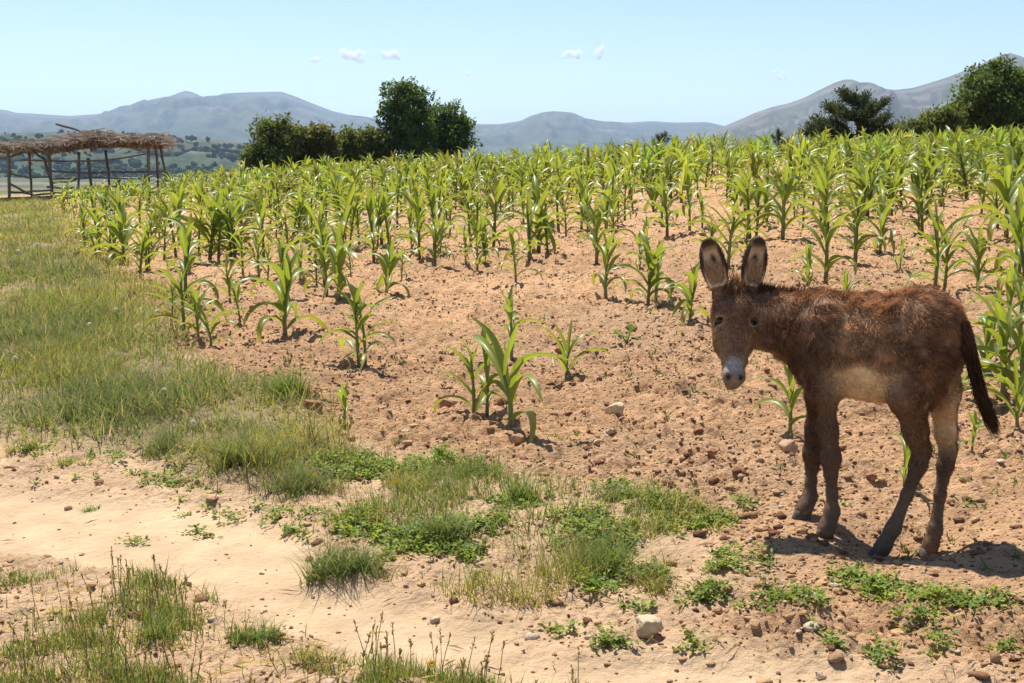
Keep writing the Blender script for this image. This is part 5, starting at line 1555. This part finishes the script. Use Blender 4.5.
    tussock(255, 640, 42, 50, 300, DG, 'green grass tuft on the near side of the sandy path', 18, 0.45)
    tussock(155, 640, 46, 34, 160, DG, 'upright dark green tuft in the near left corner', 19, 0.3)
    tussock(320, 660, 40, 60, 220, YG, 'straggling yellowish tuft at the bottom edge below the path', 20, 0.6)

    # ---- small broad-leaved plant in the field
    q, s = on_ground(627, 342)
    e = empty('weed_plant', q); tag(e, 'small broad-leaved weed alone on bare soil left of the dense mid-field maize', 'weed')
    stc = Acc(); lf_ = Acc(); g2 = np.random.default_rng(8)
    for k in range(11):
        az = g2.uniform(0, 6.28); L = g2.uniform(0.04, 0.11); el = g2.uniform(0.5, 1.3)
        d = np.array([math.cos(az) * math.cos(el), math.sin(az) * math.cos(el), math.sin(el)])
        tube(stc, [np.zeros(3), d * L * 0.6, d * L], [0.003, 0.0025, 0.002], (0.15, 0.18, 0.07), 5)
        dd = d * [1, 1, 0.2] + g2.normal(0, 0.2, 3)
        leaves(lf_, (d * L)[None], dd[None], np.array([[0, 0, 1.0]]) + g2.normal(0, 0.25, (1, 3)), 0.075, 0.06, np.array([[0.12, 0.20, 0.05]]) * g2.uniform(0.8, 1.2))
    obj('stem', stc.mesh('stem', [M['weed']]), e); obj('leaves', lf_.mesh('leaves', [M['weed']]), e)

    # ---- flowers
    def flower(px, py, hpx, kind, label, seed):
        g = np.random.default_rng(seed)
        q, s = on_ground(px, py + hpx); H = hpx / s
        e = empty('wildflower', q); tag(e, label, 'flower', 'yellow flowers' if kind == 'y' else 'white seed heads')
        st = Acc(); top = np.array([g.normal(0, 0.1) * H, g.normal(0, 0.1) * H, H])
        tube(st, [np.array([0, 0, -0.01]), top * 0.5 + g.normal(0, 0.004, 3), top], [0.0022, 0.002, 0.0018], (0.13, 0.17, 0.06), 5)
        obj('stem', st.mesh('stem', [M['grass']]), e)
        hd = Acc()
        if kind == 'y':
            n = 22; a = np.arange(n) / n * 2 * np.pi
            R = max(0.013, 2.1 / s)
            face = np.array([0, -0.6, 0.8]); u = np.array([1.0, 0, 0]); v = np.cross(face, u)
            for lay, f in ((0, 1.0), (1, 0.65)):
                d = np.cos(a + lay * .2)[:, None] * u + np.sin(a + lay * .2)[:, None] * v + face * (0.2 + 0.3 * lay)
                leaves(hd, np.repeat(top[None], n, 0), d, np.repeat(face[None], n, 0), R * f, R * 0.32, np.array([0.72, 0.50, 0.03]) * g.uniform(0.85, 1.1, (n, 1)))
        else:
            n = 160; d = g.normal(0, 1, (n, 3)); d /= np.linalg.norm(d, axis=1)[:, None]; R = max(0.013, 2.0 / s)
            leaves(hd, np.repeat(top[None], n, 0) + d * R * 0.4, d, g.normal(0, 1, (n, 3)), R * 0.65, R * 0.35, np.array([0.78, 0.74, 0.66]) * np.ones((n, 1)))
        obj('flower_head', hd.mesh('flower_head', [M['petal']]), e)
    for i, (px, py, h, k, lab) in enumerate([(127, 378, 24, 'y', 'yellow flower high on the bank, upper of a close pair'), (125, 388, 22, 'y', 'yellow flower on the bank just below its twin'), (22, 400, 24, 'y', 'yellow flower near the left edge of the bank'),
        (18, 349, 20, 'y', 'yellow flower at the left edge, higher up the bank'), (317, 474, 24, 'y', 'yellow flower in the bluish tuft above the path'), (399, 486, 24, 'y', 'yellow flower at the top left of the weed patch'), (430, 671, 20, 'y', 'yellow flower at the bottom edge below the path'),
        (17, 367, 22, 'w', 'round white seed head at the left edge of the bank'), (22, 254, 14, 'w', 'white seed head far up the meadow, left of a pair'), (39, 248, 14, 'w', 'white seed head far up the meadow, right of a pair'), (119, 313, 16, 'w', 'white seed head in mid meadow'), (90, 328, 16, 'w', 'small white seed head in mid meadow left of the other'),
        (165, 397, 20, 'w', 'pale seed head low on the bank right of the yellow pair'), (192, 431, 20, 'w', 'pale seed head at the bank foot')]):
        flower(px, py, h, k, lab, i)
build_grass()
